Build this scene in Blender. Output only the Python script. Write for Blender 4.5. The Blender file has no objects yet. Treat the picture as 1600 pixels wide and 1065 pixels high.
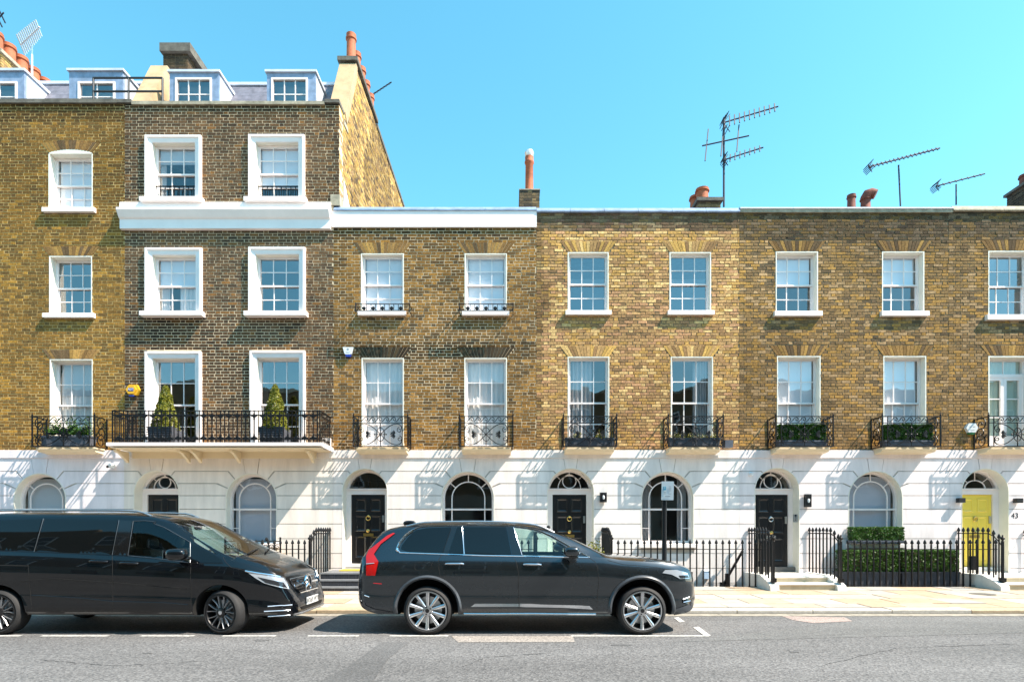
import bpy, bmesh, math, random
from mathutils import Vector, Matrix, noise
from mathutils.bvhtree import BVHTree

scene = bpy.context.scene
COL = scene.collection
rnd = random.Random(7)
R = math.radians

# ------------------------------------------------------------------ camera
F_PX, HORIZON, EYE = 924.0, 829.0, 1.48      # focal length and horizon in photo pixels, eye height in metres
D = 14.9                                      # distance of the terrace front
cam_d = bpy.data.cameras.new("camera")
cam_d.sensor_fit = 'HORIZONTAL'; cam_d.sensor_width = 36.0
cam_d.lens = F_PX / 1600.0 * 36.0
cam_d.shift_y = (HORIZON - 532.5) / 1600.0
cam_d.clip_start = 0.05; cam_d.clip_end = 3000
cam = bpy.data.objects.new("camera", cam_d); COL.objects.link(cam)
cam.location = (0, 0, EYE); cam.rotation_euler = (R(90), 0, 0)
scene.camera = cam

# ------------------------------------------------------------------ world and sun
SUN = Vector((0.75, -0.29, 1.0)).normalized()          # direction towards the sun
world = bpy.data.worlds.new("World"); scene.world = world; world.use_nodes = True
wn = world.node_tree.nodes; wl = world.node_tree.links
for n in list(wn): wn.remove(n)
wo = wn.new("ShaderNodeOutputWorld"); bg = wn.new("ShaderNodeBackground"); sky = wn.new("ShaderNodeTexSky")
sky.sky_type = 'NISHITA'; sky.sun_disc = False
sky.sun_elevation = math.asin(SUN.z); sky.sun_rotation = math.atan2(SUN.x, SUN.y)
sky.air_density = 1.0; sky.dust_density = 0.35; sky.ozone_density = 1.6
hs = wn.new("ShaderNodeHueSaturation"); hs.inputs['Hue'].default_value = 0.461; hs.inputs['Saturation'].default_value = 1.22; hs.inputs['Value'].default_value = 1.0
bg.inputs['Strength'].default_value = 0.15
wl.new(sky.outputs[0], hs.inputs['Color']); wl.new(hs.outputs[0], bg.inputs['Color']); wl.new(bg.outputs[0], wo.inputs[0])
sd = bpy.data.lights.new("sun", 'SUN'); sd.energy = 4.8; sd.angle = R(0.53); sd.color = (1.0, 0.89, 0.76)
so = bpy.data.objects.new("sun", sd); COL.objects.link(so)
so.rotation_euler = SUN.to_track_quat('Z', 'Y').to_euler(); so.location = (20, -10, 40)

vs = scene.view_settings
vs.view_transform = 'Standard'; vs.look = 'None'; vs.exposure = 1.28; vs.gamma = 1.0; vs.use_curve_mapping = False
scene.render.engine = 'CYCLES'
scene.cycles.max_bounces = 8; scene.cycles.transparent_max_bounces = 16; scene.cycles.diffuse_bounces = 3
scene.cycles.use_denoising = True

# ------------------------------------------------------------------ helpers
def FX(px): return (px - 800.0) / (F_PX / D)
def FZ(py): return EYE + (HORIZON - py) / (F_PX / D)
def PX(px, Y): return (px - 800.0) * Y / F_PX
def PZ(py, Y): return EYE + (HORIZON - py) * Y / F_PX

OFF = {}
def off(o): return OFF[o.name] if o is not None else Vector((0, 0, 0))
def link(o, parent=None, loc=(0, 0, 0)):
    loc = Vector(loc)
    COL.objects.link(o)
    if parent is not None: o.parent = parent
    o.location = loc - off(parent)
    OFF[o.name] = loc
    return o
def tag(o, label=None, cat=None, group=None, kind=None):
    if label: o["label"] = label
    if cat: o["category"] = cat
    if group: o["group"] = group
    if kind: o["kind"] = kind
    return o
def thing(name, label, cat, loc=(0, 0, 0), group=None):
    o = bpy.data.objects.new(name, None); o.empty_display_size = 0.2
    link(o, None, loc); return tag(o, label, cat, group)
def inst(name, mesh, parent, loc, rz=0.0, scale=None, ry=0.0, rx=0.0):
    o = bpy.data.objects.new(name, mesh); link(o, parent, loc)
    if rz or ry or rx: o.rotation_euler = (rx, ry, rz)
    if scale: o.scale = scale
    return o

class MB:
    def __init__(s): s.v = []; s.f = []; s.col = None
    def add(s, vs, fs):
        b = len(s.v); s.v += [tuple(p) for p in vs]; s.f += [tuple(i + b for i in f) for f in fs]; return s
    def box(s, x0, x1, y0, y1, z0, z1):
        return s.add([(x0,y0,z0),(x1,y0,z0),(x1,y1,z0),(x0,y1,z0),(x0,y0,z1),(x1,y0,z1),(x1,y1,z1),(x0,y1,z1)],
                     [(0,1,5,4),(1,2,6,5),(2,3,7,6),(3,0,4,7),(4,5,6,7),(3,2,1,0)])
    def prism(s, poly, y0, y1):            # polygon in x,z (any winding) extruded along y
        a = sum(p[0]*q[1]-q[0]*p[1] for p, q in zip(poly, poly[1:]+poly[:1]))
        if a < 0: poly = poly[::-1]
        n = len(poly)
        vs = [(x, y0, z) for x, z in poly] + [(x, y1, z) for x, z in poly]
        fs = [tuple(range(n)), tuple(range(2*n-1, n-1, -1))]
        fs += [(i, i+n, (i+1) % n + n, (i+1) % n) for i in range(n)]
        return s.add(vs, fs)
    def prism_x(s, poly, x0, x1):          # polygon in y,z extruded along x
        a = sum(p[0]*q[1]-q[0]*p[1] for p, q in zip(poly, poly[1:]+poly[:1]))
        if a < 0: poly = poly[::-1]
        n = len(poly)
        vs = [(x1, y, z) for y, z in poly] + [(x0, y, z) for y, z in poly]
        fs = [tuple(range(n)), tuple(range(2*n-1, n-1, -1))]
        fs += [(i, i+n, (i+1) % n + n, (i+1) % n) for i in range(n)]
        return s.add(vs, fs)
    def prism_z(s, poly, z0, z1):          # polygon in x,y extruded along z
        a = sum(p[0]*q[1]-q[0]*p[1] for p, q in zip(poly, poly[1:]+poly[:1]))
        if a < 0: poly = poly[::-1]
        n = len(poly)
        vs = [(x, y, z1) for x, y in poly] + [(x, y, z0) for x, y in poly]
        fs = [tuple(range(n)), tuple(range(2*n-1, n-1, -1))]
        fs += [(i, i+n, (i+1) % n + n, (i+1) % n) for i in range(n)]
        return s.add(vs, fs)
    def strip(s, a, b, y0, y1):            # band between two x,z polylines, extruded along y
        for i in range(len(a)-1): s.prism([a[i], a[i+1], b[i+1], b[i]], y0, y1)
        return s
    def tube(s, pts, r, n=6, closed=False, cap=True, radii=None):
        pts = [Vector(p) for p in pts]
        m = len(pts); rings = []
        if m < 2: return s
        prev = None; vs = []
        for i, p in enumerate(pts):
            a = pts[i-1] if (i > 0 or closed) else p
            b = pts[(i+1) % m] if (i < m-1 or closed) else p
            t = (b - a)
            if t.length < 1e-9: t = Vector((0, 0, 1))
            t.normalize()
            up = prev if prev is not None else (Vector((0, 1, 0)) if abs(t.y) < 0.9 else Vector((1, 0, 0)))
            u = t.cross(up)
            if u.length < 1e-6: u = t.cross(Vector((1, 0, 0.3)))
            u.normalize(); w = u.cross(t).normalized(); prev = w
            rr = radii[i] if radii else r
            for k in range(n):
                an = 2*math.pi*(k+0.5)/n
                vs.append(p + u*math.cos(an)*rr + w*math.sin(an)*rr)
        fs = []
        last = m if closed else m-1
        for i in range(last):
            j = (i+1) % m
            for k in range(n):
                fs.append((i*n+k, i*n+(k+1) % n, j*n+(k+1) % n, j*n+k))
        if cap and not closed:
            fs.append(tuple(range(n-1, -1, -1))); fs.append(tuple((m-1)*n+k for k in range(n)))
        return s.add(vs, fs)
    def lathe(s, prof, c=(0, 0, 0), n=12, axis='z', cap=True):
        vs = []; m = len(prof)
        for r, z in prof:
            for k in range(n):
                a = 2*math.pi*k/n
                if axis == 'z': vs.append((c[0]+r*math.cos(a), c[1]+r*math.sin(a), c[2]+z))
                elif axis == 'y': vs.append((c[0]+r*math.cos(a), c[1]+z, c[2]+r*math.sin(a)))
                else: vs.append((c[0]+z, c[1]+r*math.cos(a), c[2]+r*math.sin(a)))
        fs = []
        for i in range(m-1):
            for k in range(n):
                q = (i*n+k, i*n+(k+1) % n, (i+1)*n+(k+1) % n, (i+1)*n+k)
                fs.append(q if axis != 'y' else q[::-1])
        a = tuple(range(n-1, -1, -1)); b = tuple((m-1)*n+k for k in range(n))
        if cap: fs += [a, b] if axis != 'y' else [a[::-1], b[::-1]]
        return s.add(vs, fs)
    def mesh(s, name, mat, origin=(0, 0, 0), smooth=False, angle=40):
        me = bpy.data.meshes.new(name); ox, oy, oz = origin
        me.from_pydata([(x-ox, y-oy, z-oz) for x, y, z in s.v], [], s.f)
        if mat is not None: me.materials.append(mat)
        if smooth:
            me.polygons.foreach_set("use_smooth", [True]*len(me.polygons))
            me.set_sharp_from_angle(angle=R(angle))
        if s.col is not None:
            at = me.attributes.new("Col", 'FLOAT_COLOR', 'FACE')
            flat = []
            for c in s.col: flat += [c[0], c[1], c[2], 1.0]
            at.data.foreach_set("color", flat)
        me.update(); return me
    def build(s, name, mat, parent=None, smooth=False, angle=40, loc=None):
        o_ = off(parent) if loc is None else Vector(loc)
        me = s.mesh(name, mat, o_, smooth, angle)
        return link(bpy.data.objects.new(name, me), parent, o_)

def arc_pts(cx, cz, r, a0, a1, n):
    return [(cx + r*math.cos(R(a0+(a1-a0)*i/n)), cz + r*math.sin(R(a0+(a1-a0)*i/n))) for i in range(n+1)]

# ------------------------------------------------------------------ materials
def nodes_of(name):
    m = bpy.data.materials.new(name); m.use_nodes = True
    nt = m.node_tree; return m, nt, nt.nodes["Principled BSDF"]
def mat(name, base, rough=0.6, metal=0.0, var=0.0, vscale=4.0, bump=0.0, bscale=60.0, coat=0.0, spec=None, var2=None, stretch=None):
    """principled material with large and small noise variation of its own colour and fine relief"""
    m, nt, p = nodes_of(name); N = nt.nodes; L = nt.links
    p.inputs['Roughness'].default_value = rough; p.inputs['Metallic'].default_value = metal
    if coat: p.inputs['Coat Weight'].default_value = coat; p.inputs['Coat Roughness'].default_value = 0.03
    if spec is not None: p.inputs['Specular IOR Level'].default_value = spec
    base = tuple(base)
    p.inputs['Base Color'].default_value = base + (1,)
    if var or bump:
        tc = N.new("ShaderNodeTexCoord"); src = tc.outputs['Object']
        if stretch:
            mp = N.new("ShaderNodeMapping"); mp.inputs['Scale'].default_value = stretch
            L.new(src, mp.inputs['Vector']); src = mp.outputs[0]
    if var:
        n1 = N.new("ShaderNodeTexNoise"); n1.inputs['Scale'].default_value = vscale; n1.inputs['Detail'].default_value = 6; n1.inputs['Roughness'].default_value = 0.65
        L.new(src, n1.inputs['Vector'])
        r1 = N.new("ShaderNodeValToRGB"); r1.color_ramp.elements[0].position = 0.32; r1.color_ramp.elements[1].position = 0.68
        lo = tuple(max(0, c*(1-var)) for c in base); hi = tuple(min(1, c*(1+var*0.6)) for c in base)
        if var2: lo = tuple(var2)
        r1.color_ramp.elements[0].color = lo + (1,); r1.color_ramp.elements[1].color = hi + (1,)
        L.new(n1.outputs['Fac'], r1.inputs[0]); L.new(r1.outputs[0], p.inputs['Base Color'])
    if bump:
        n2 = N.new("ShaderNodeTexNoise"); n2.inputs['Scale'].default_value = bscale; n2.inputs['Detail'].default_value = 4
        L.new(src, n2.inputs['Vector'])
        b = N.new("ShaderNodeBump"); b.inputs['Strength'].default_value = bump; b.inputs['Distance'].default_value = 0.01
        L.new(n2.outputs['Fac'], b.inputs['Height']); L.new(b.outputs[0], p.inputs['Normal'])
    return m

def mat_brick(name):
    m, nt, p = nodes_of(name); N = nt.nodes; L = nt.links
    at = N.new("ShaderNodeAttribute"); at.attribute_name = "Col"
    tc = N.new("ShaderNodeTexCoord"); n1 = N.new("ShaderNodeTexNoise")
    n1.inputs['Scale'].default_value = 26; n1.inputs['Detail'].default_value = 5
    geo = N.new("ShaderNodeNewGeometry")
    L.new(geo.outputs['Position'], n1.inputs['Vector'])
    r = N.new("ShaderNodeValToRGB"); r.color_ramp.elements[0].position = 0.3; r.color_ramp.elements[1].position = 0.72
    r.color_ramp.elements[0].color = (0.82, 0.75, 0.66, 1); r.color_ramp.elements[1].color = (1.75, 1.55, 1.32, 1)
    L.new(n1.outputs['Fac'], r.inputs[0])
    mx = N.new("ShaderNodeMix"); mx.data_type = 'RGBA'; mx.blend_type = 'MULTIPLY'; mx.inputs['Factor'].default_value = 1.0
    L.new(at.outputs['Color'], mx.inputs['A']); L.new(r.outputs[0], mx.inputs['B'])
    L.new(mx.outputs['Result'], p.inputs['Base Color'])
    p.inputs['Roughness'].default_value = 0.9; p.inputs['Specular IOR Level'].default_value = 0.2
    n2 = N.new("ShaderNodeTexNoise"); n2.inputs['Scale'].default_value = 70; n2.inputs['Detail'].default_value = 3
    L.new(geo.outputs['Position'], n2.inputs['Vector'])
    b = N.new("ShaderNodeBump"); b.inputs['Strength'].default_value = 0.35; b.inputs['Distance'].default_value = 0.008
    L.new(n2.outputs['Fac'], b.inputs['Height']); L.new(b.outputs[0], p.inputs['Normal'])
    return m

def mat_glass(name, tint=(0.86, 0.9, 0.9), ior=1.9, wob=0.012, fac=None):
    m = bpy.data.materials.new(name); m.use_nodes = True; nt = m.node_tree; N = nt.nodes; L = nt.links
    for n in list(N): N.remove(n)
    o = N.new("ShaderNodeOutputMaterial"); mix = N.new("ShaderNodeMixShader")
    tr = N.new("ShaderNodeBsdfTransparent"); tr.inputs[0].default_value = tint + (1,)
    gl = N.new("ShaderNodeBsdfGlossy"); gl.inputs['Roughness'].default_value = 0.0; gl.inputs['Color'].default_value = (0.95, 0.97, 1, 1)
    fr = N.new("ShaderNodeFresnel"); fr.inputs['IOR'].default_value = ior
    if wob:
        g = N.new("ShaderNodeNewGeometry"); n1 = N.new("ShaderNodeTexNoise"); n1.inputs['Scale'].default_value = 2.4; n1.inputs['Detail'].default_value = 1
        L.new(g.outputs['Position'], n1.inputs['Vector'])
        b = N.new("ShaderNodeBump"); b.inputs['Strength'].default_value = 0.5; b.inputs['Distance'].default_value = wob
        L.new(n1.outputs['Fac'], b.inputs['Height']); L.new(b.outputs[0], gl.inputs['Normal'])
    if fac is None: L.new(fr.outputs[0], mix.inputs[0])
    else: mix.inputs[0].default_value = fac
    L.new(tr.outputs[0], mix.inputs[1]); L.new(gl.outputs[0], mix.inputs[2]); L.new(mix.outputs[0], o.inputs[0])
    return m

def mat_leaf(name, c1, c2):
    m, nt, p = nodes_of(name); N = nt.nodes; L = nt.links
    g = N.new("ShaderNodeNewGeometry")
    r = N.new("ShaderNodeValToRGB"); r.color_ramp.elements[0].color = c1 + (1,); r.color_ramp.elements[1].color = c2 + (1,)
    L.new(g.outputs['Random Per Island'], r.inputs[0]); L.new(r.outputs[0], p.inputs['Base Color'])
    p.inputs['Roughness'].default_value = 0.5
    p.inputs['Transmission Weight'].default_value = 0.0
    o = N["Material Output"]; tl = N.new("ShaderNodeBsdfTranslucent"); mx = N.new("ShaderNodeMixShader"); mx.inputs[0].default_value = 0.3
    L.new(r.outputs[0], tl.inputs[0]); L.new(p.outputs[0], mx.inputs[1]); L.new(tl.outputs[0], mx.inputs[2]); L.new(mx.outputs[0], o.inputs[0])
    return m

def mat_asphalt(name, base=(0.128, 0.127, 0.129), fleck=0.65):
    m, nt, p = nodes_of(name); N = nt.nodes; L = nt.links
    g = N.new("ShaderNodeNewGeometry")
    n1 = N.new("ShaderNodeTexNoise"); n1.inputs['Scale'].default_value = 0.55; n1.inputs['Detail'].default_value = 5
    n2 = N.new("ShaderNodeTexVoronoi"); n2.inputs['Scale'].default_value = 48; n2.feature = 'F1'
    n3 = N.new("ShaderNodeTexNoise"); n3.inputs['Scale'].default_value = 38; n3.inputs['Detail'].default_value = 3
    mp = N.new("ShaderNodeMapping"); mp.inputs['Scale'].default_value = (0.35, 1.6, 1)
    L.new(g.outputs['Position'], mp.inputs['Vector']); L.new(mp.outputs[0], n1.inputs['Vector'])
    L.new(g.outputs['Position'], n2.inputs['Vector']); L.new(g.outputs['Position'], n3.inputs['Vector'])
    r1 = N.new("ShaderNodeValToRGB"); e = r1.color_ramp.elements; e[0].position = 0.3; e[1].position = 0.7
    e[0].color = tuple(c*0.80 for c in base) + (1,); e[1].color = tuple(c*1.18 for c in base) + (1,)
    L.new(n1.outputs['Fac'], r1.inputs[0])
    r2 = N.new("ShaderNodeValToRGB"); e = r2.color_ramp.elements
    e[0].position = 0.0; e[0].color = (0.45, 0.45, 0.46, 1); e[1].position = 1.0; e[1].color = (1.75, 1.73, 1.68, 1)
    sx = N.new("ShaderNodeSeparateColor"); L.new(n2.outputs['Color'], sx.inputs[0]); L.new(sx.outputs[0], r2.inputs[0])
    r3 = N.new("ShaderNodeValToRGB"); e = r3.color_ramp.elements; e[0].position = 0.3; e[1].position = 0.7
    e[0].color = (0.7, 0.7, 0.7, 1); e[1].color = (1.25, 1.25, 1.25, 1); L.new(n3.outputs['Fac'], r3.inputs[0])
    a = N.new("ShaderNodeMix"); a.data_type = 'RGBA'; a.blend_type = 'MULTIPLY'; a.inputs['Factor'].default_value = fleck
    L.new(r1.outputs[0], a.inputs['A']); L.new(r2.outputs[0], a.inputs['B'])
    b = N.new("ShaderNodeMix"); b.data_type = 'RGBA'; b.blend_type = 'MULTIPLY'; b.inputs['Factor'].default_value = 0.8
    L.new(a.outputs['Result'], b.inputs['A']); L.new(r3.outputs[0], b.inputs['B'])
    L.new(b.outputs['Result'], p.inputs['Base Color'])
    p.inputs['Roughness'].default_value = 0.82; p.inputs['Specular IOR Level'].default_value = 0.3
    bu = N.new("ShaderNodeBump"); bu.inputs['Strength'].default_value = 0.6; bu.inputs['Distance'].default_value = 0.006
    L.new(n2.outputs['Distance'], bu.inputs['Height']); L.new(bu.outputs[0], p.inputs['Normal'])
    return m

M = {}
M['brick'] = mat_brick("stock_brick")
M['white'] = mat("white_gloss_paint", (0.86, 0.79, 0.765), 0.4, var=0.05, vscale=3)
M['cream'] = mat("cream_paint", (0.80, 0.66, 0.45), 0.55, var=0.06, vscale=2)
M['stuccoA'] = mat("stucco_cool_white", (0.83, 0.76, 0.785), 0.75, var=0.14, vscale=1.6, bump=0.3, bscale=9, stretch=(2.2, 2.2, 0.40))
M['stuccoB'] = mat("stucco_cream_white", (0.86, 0.775, 0.70), 0.75, var=0.14, vscale=1.6, bump=0.3, bscale=9, stretch=(2.2, 2.2, 0.40))
M['stuccoC'] = mat("stucco_warm_white", (0.86, 0.775, 0.725), 0.75, var=0.14, vscale=1.6, bump=0.3, bscale=9, stretch=(2.2, 2.2, 0.40))
M['stuccoD'] = mat("stucco_mint_white", (0.84, 0.785, 0.75), 0.75, var=0.14, vscale=1.6, bump=0.3, bscale=9, stretch=(2.2, 2.2, 0.40))
M['stuccoE'] = mat("stucco_white", (0.86, 0.775, 0.765), 0.75, var=0.14, vscale=1.6, bump=0.3, bscale=9, stretch=(2.2, 2.2, 0.40))
M['reveal'] = mat("painted_reveal", (0.82, 0.78, 0.68), 0.6, var=0.06, vscale=3)
M['groove'] = mat("stucco_joint", (0.50, 0.47, 0.42), 0.9, var=0.2, vscale=6)
M['mortar_yellow'] = mat("mortar_buff", (0.53, 0.37, 0.15), 0.95, var=0.3, vscale=9)
M['mortar_grey'] = mat("mortar_pale", (0.64, 0.50, 0.33), 0.95, var=0.25, vscale=9)
M['mortar_rough'] = mat("mortar_dirty", (0.20, 0.16, 0.10), 0.95, var=0.4, vscale=9)
M['iron'] = mat("black_iron", (0.006, 0.006, 0.007), 0.45, spec=0.3)
M['iron_grey'] = mat("dark_grey_iron", (0.03, 0.032, 0.036), 0.4)
M['lead'] = mat("lead_sheet", (0.25, 0.33, 0.47), 0.5, metal=0.1, var=0.3, vscale=5)
M['lead_light'] = mat("pale_lead", (0.62, 0.66, 0.74), 0.5, metal=0.1, var=0.15, vscale=5)
M['slate'] = mat("roof_slate", (0.16, 0.155, 0.19), 0.55, var=0.35, vscale=7)
M['stone'] = mat("coping_stone", (0.36, 0.32, 0.24), 0.9, var=0.4, vscale=7, bump=0.4, bscale=30)
M['dark_stone'] = mat("sooty_stone", (0.13, 0.12, 0.10), 0.9, var=0.45, vscale=7, bump=0.4, bscale=30)
M['render_buff'] = mat("buff_cement_render", (0.46, 0.33, 0.19), 0.9, var=0.25, vscale=3, bump=0.3, bscale=30)
M['terracotta'] = mat("terracotta", (0.42, 0.115, 0.045), 0.75, var=0.3, vscale=6)
M['terracotta_dark'] = mat("sooty_terracotta", (0.20, 0.06, 0.04), 0.8, var=0.4, vscale=6)
M['door_black'] = mat("black_gloss_door", (0.008, 0.008, 0.010), 0.3, coat=0.25)
M['door_yellow'] = mat("yellow_gloss_door", (0.90, 0.67, 0.09), 0.35, coat=0.3)
M['brass'] = mat("brass", (0.62, 0.43, 0.14), 0.3, metal=1.0)
M['steel'] = mat("brushed_steel", (0.6, 0.6, 0.6), 0.3, metal=1.0)
M['glass'] = mat_glass("window_glass", (0.97, 0.98, 0.98), 2.8, 0.005)
M['glass_low'] = mat_glass("lower_window_glass", (1.0, 1.0, 1.0), 1.75, 0.004, 0.10)
M['glass_mid'] = mat_glass("blind_window_glass", (1.0, 1.0, 1.0), 2.1, 0.005, 0.15)
M['blind'] = mat("white_blind", (0.70, 0.70, 0.74), 0.8)
M['blind_blue'] = mat("pale_blue_blind", (0.42, 0.45, 0.52), 0.8)
M['blind_grey'] = mat("grey_blind", (0.42, 0.46, 0.50), 0.8)
M['curtain'] = mat("sheer_curtain", (0.66, 0.65, 0.65), 0.9, var=0.12, vscale=3, stretch=(6, 6, 0.6))
M['curtain_dark'] = mat("grey_curtain", (0.36, 0.37, 0.39), 0.9)
M['curtain_green'] = mat("sage_curtain", (0.42, 0.50, 0.42), 0.9)
M['room'] = mat("room_paint", (0.16, 0.15, 0.14), 0.9)
M['wood'] = mat("brown_wood", (0.25, 0.12, 0.05), 0.6)
M['york'] = [mat("york_stone_%s" % n, c, 0.85, var=0.16, vscale=5, bump=0.25, bscale=40) for n, c in
             (("pale", (0.42, 0.375, 0.315)), ("buff", (0.39, 0.325, 0.245)), ("grey", (0.35, 0.325, 0.29)), ("warm", (0.40, 0.30, 0.205)))]
M['joint'] = mat("sandy_joint", (0.13, 0.105, 0.075), 0.95, var=0.3, vscale=12)
M['kerb'] = [mat("granite_kerb_%s" % n, c, 0.8, var=0.22, vscale=14, bump=0.3, bscale=60) for n, c in (("pale", (0.45, 0.42, 0.37)), ("buff", (0.42, 0.33, 0.22)))]
M['asphalt'] = mat_asphalt("asphalt")
M['asphalt_dark'] = mat_asphalt("asphalt_patch_dark", (0.105, 0.105, 0.107), 0.35)
M['asphalt_pale'] = mat_asphalt("asphalt_patch_pale", (0.27, 0.245, 0.225), 0.5)
M['asphalt_red'] = mat_asphalt("asphalt_patch_red", (0.30, 0.24, 0.22), 0.5)
M['gutter'] = mat("gutter_stone", (0.30, 0.27, 0.22), 0.9, var=0.35, vscale=6, bump=0.3)
M['line'] = mat("white_road_paint", (0.62, 0.61, 0.58), 0.8, var=0.25, vscale=18, var2=(0.30, 0.30, 0.29))
M['tile'] = mat("blue_black_tile", (0.035, 0.037, 0.045), 0.35, var=0.3, vscale=8)
M['tile_grey'] = mat("grey_nosing", (0.17, 0.175, 0.185), 0.6, var=0.2, vscale=8)
M['step_stone'] = mat("sandstone_step", (0.56, 0.46, 0.31), 0.8, var=0.15, vscale=5)
M['step_white'] = mat("painted_step", (0.74, 0.72, 0.67), 0.7, var=0.1, vscale=4)
M['mat_yellow'] = mat("coir_mat", (0.60, 0.42, 0.05), 0.95, bump=0.5, bscale=200)
M['planter'] = mat("grey_planter", (0.055, 0.06, 0.075), 0.6, var=0.25, vscale=6)
M['planter_zinc'] = mat("zinc_planter", (0.085, 0.095, 0.12), 0.5, var=0.25, vscale=6)
M['box_leaf'] = mat_leaf("box_leaf", (0.020, 0.075, 0.008), (0.075, 0.175, 0.018))
M['lime_leaf'] = mat_leaf("lime_leaf", (0.045, 0.080, 0.006), (0.30, 0.28, 0.022))
M['flower'] = mat_leaf("petals", (0.75, 0.60, 0.10), (0.75, 0.70, 0.60))
M['bark'] = mat("bark", (0.10, 0.07, 0.045), 0.9)
M['plastic_black'] = mat("black_plastic", (0.012, 0.012, 0.013), 0.45)
M['plastic_white'] = mat("white_plastic", (0.72, 0.76, 0.78), 0.4)
M['alu'] = mat("aluminium", (0.72, 0.73, 0.75), 0.35, metal=0.6)
M['alu_dark'] = mat("weathered_aluminium", (0.022, 0.030, 0.055), 0.65)
# ================================================================== ground, road, pavement
KERB_Y, RAIL_Y = 10.6, 14.1
def pave_z(y): return 0.07 + (min(max(y, KERB_Y), 15.5) - KERB_Y) * (0.08/3.5)
tag(MB().add([(-400,-400,-1.6),(400,-400,-1.6),(400,400,-1.6),(-400,400,-1.6)], [(0,1,2,3)]).build("ground", M['asphalt_dark']), kind="structure")
road = MB().box(-40, 40, 2.2, 10.62, -0.3, 0.0).build("road", M['asphalt']); tag(road, kind="structure")
def sheet(name, poly, m, h=0.004, parent=road):
    return MB().add([(x, y, h) for x, y in poly], [tuple(range(len(poly)))]).build(name, m, parent)
def ground_pt(px, py):
    Y = EYE * F_PX / (py - HORIZON); return ((px-800)*Y/F_PX, Y)
def gpoly(pts):
    p = [ground_pt(*q) for q in pts]
    a = sum(a[0]*b[1]-b[0]*a[1] for a, b in zip(p, p[1:]+p[:1]))
    return p if a > 0 else p[::-1]
sheet("tarmac_patch", gpoly([(596,1003),(640,1003),(606,1030),(575,1075),(480,1075),(545,1040)]), M['asphalt_dark'])
sheet("tarmac_patch", gpoly([(705,993.2),(895,993.2),(898,1002.5),(716,1003)]), M['asphalt_pale'])
sheet("tarmac_patch", gpoly([(1222,962),(1320,964),(1332,970),(1270,973),(1238,968)]), M['asphalt_red'])
sheet("tarmac_patch", gpoly([(1060,1002),(1400,962.5),(1720,968),(1720,985)]), mat_asphalt("asphalt_relaid", (0.135,0.135,0.135), 0.5), 0.003)
gx = -13.0
while gx < 14:
    w = rnd.uniform(0.85, 1.25); sheet("gutter_stone", [(gx+0.006,10.27),(gx+w-0.006,10.27),(gx+w-0.006,10.55),(gx+0.006,10.55)], M['gutter'], 0.005); gx += w
M['kerb_foot'] = mat("kerb_foot_strip", (0.045, 0.040, 0.033), 0.95, var=0.4, vscale=10)
sheet("kerb_foot_strip", [(-40,10.552),(40,10.552),(40,10.597),(-40,10.597)], M['kerb_foot'], 0.006)  # thin dark strip between the gutter stones and the kerb face
M['tar'] = mat("tar", (0.035, 0.035, 0.037), 0.6, var=0.4, vscale=9)
def crack(pts, w, seed):
    r_ = random.Random(seed); P = [ground_pt(*p) for p in pts]; Q = []
    for (a, b) in zip(P, P[1:]):
        for k in range(14): Q.append((a[0]+(b[0]-a[0])*k/14+r_.uniform(-.02,.02), a[1]+(b[1]-a[1])*k/14+r_.uniform(-.02,.02)))
    mb = MB(); n = len(Q)
    for i, (x_, y_) in enumerate(Q): ww = w*r_.uniform(.3, 1.0)*(0.2 if i in (0, n-1) else 1); mb.v += [(x_, y_-ww, .0035), (x_, y_+ww, .0035)]
    mb.f = [(2*i, 2*i+2, 2*i+3, 2*i+1) for i in range(n-1)]
    mb.build("road_crack", M['tar'], road)
crack([(720,1042),(760,1026),(860,1020)], .008, 1); crack([(1150,985),(1230,996),(1330,990)], .006, 2); crack([(60,1030),(180,1040),(330,1032)], .006, 3)
crack([(1280,1040),(1400,1012),(1600,1005)], .007, 4)
for (px_, py_, rx_, ry_) in ((968,1007,.14,.07),(408,1000,.10,.06),(1240,1018,.06,.05),(230,1020,.05,.04)):
    c_ = ground_pt(px_, py_); r_ = random.Random(px_)
    sheet("oil_stain", [(c_[0]+rx_*math.cos(a*math.pi/9)*r_.uniform(.7,1.15), c_[1]+ry_*math.sin(a*math.pi/9)*r_.uniform(.7,1.15)) for a in range(18)], M['asphalt_dark'], .0045)
# parking bay markings
by0, by1 = 8.29, 8.365
for a, b in ((-60,30),(62,168),(218,302),(346,430),(480,560),(608,700)):
    sheet("bay_line", [(PX(a,8.3),by0),(PX(b,8.3),by0),(PX(b,8.3),by1),(PX(a,8.3),by1)], M['line'], 0.006)
sheet("bay_line", [(PX(893,8.3),by0),(PX(1108,8.3),by0),(PX(1108,8.3),by1),(PX(893,8.3),by1)], M['line'], 0.006)
sheet("bay_line", gpoly([(1083,980),(1092,979),(1111,993.2),(1101,993.2)]), M['line'], 0.0065)
sheet("bay_line", gpoly([(1053,965),(1060,964),(1070,971),(1062,972)]), M['line'], 0.0065)

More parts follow.
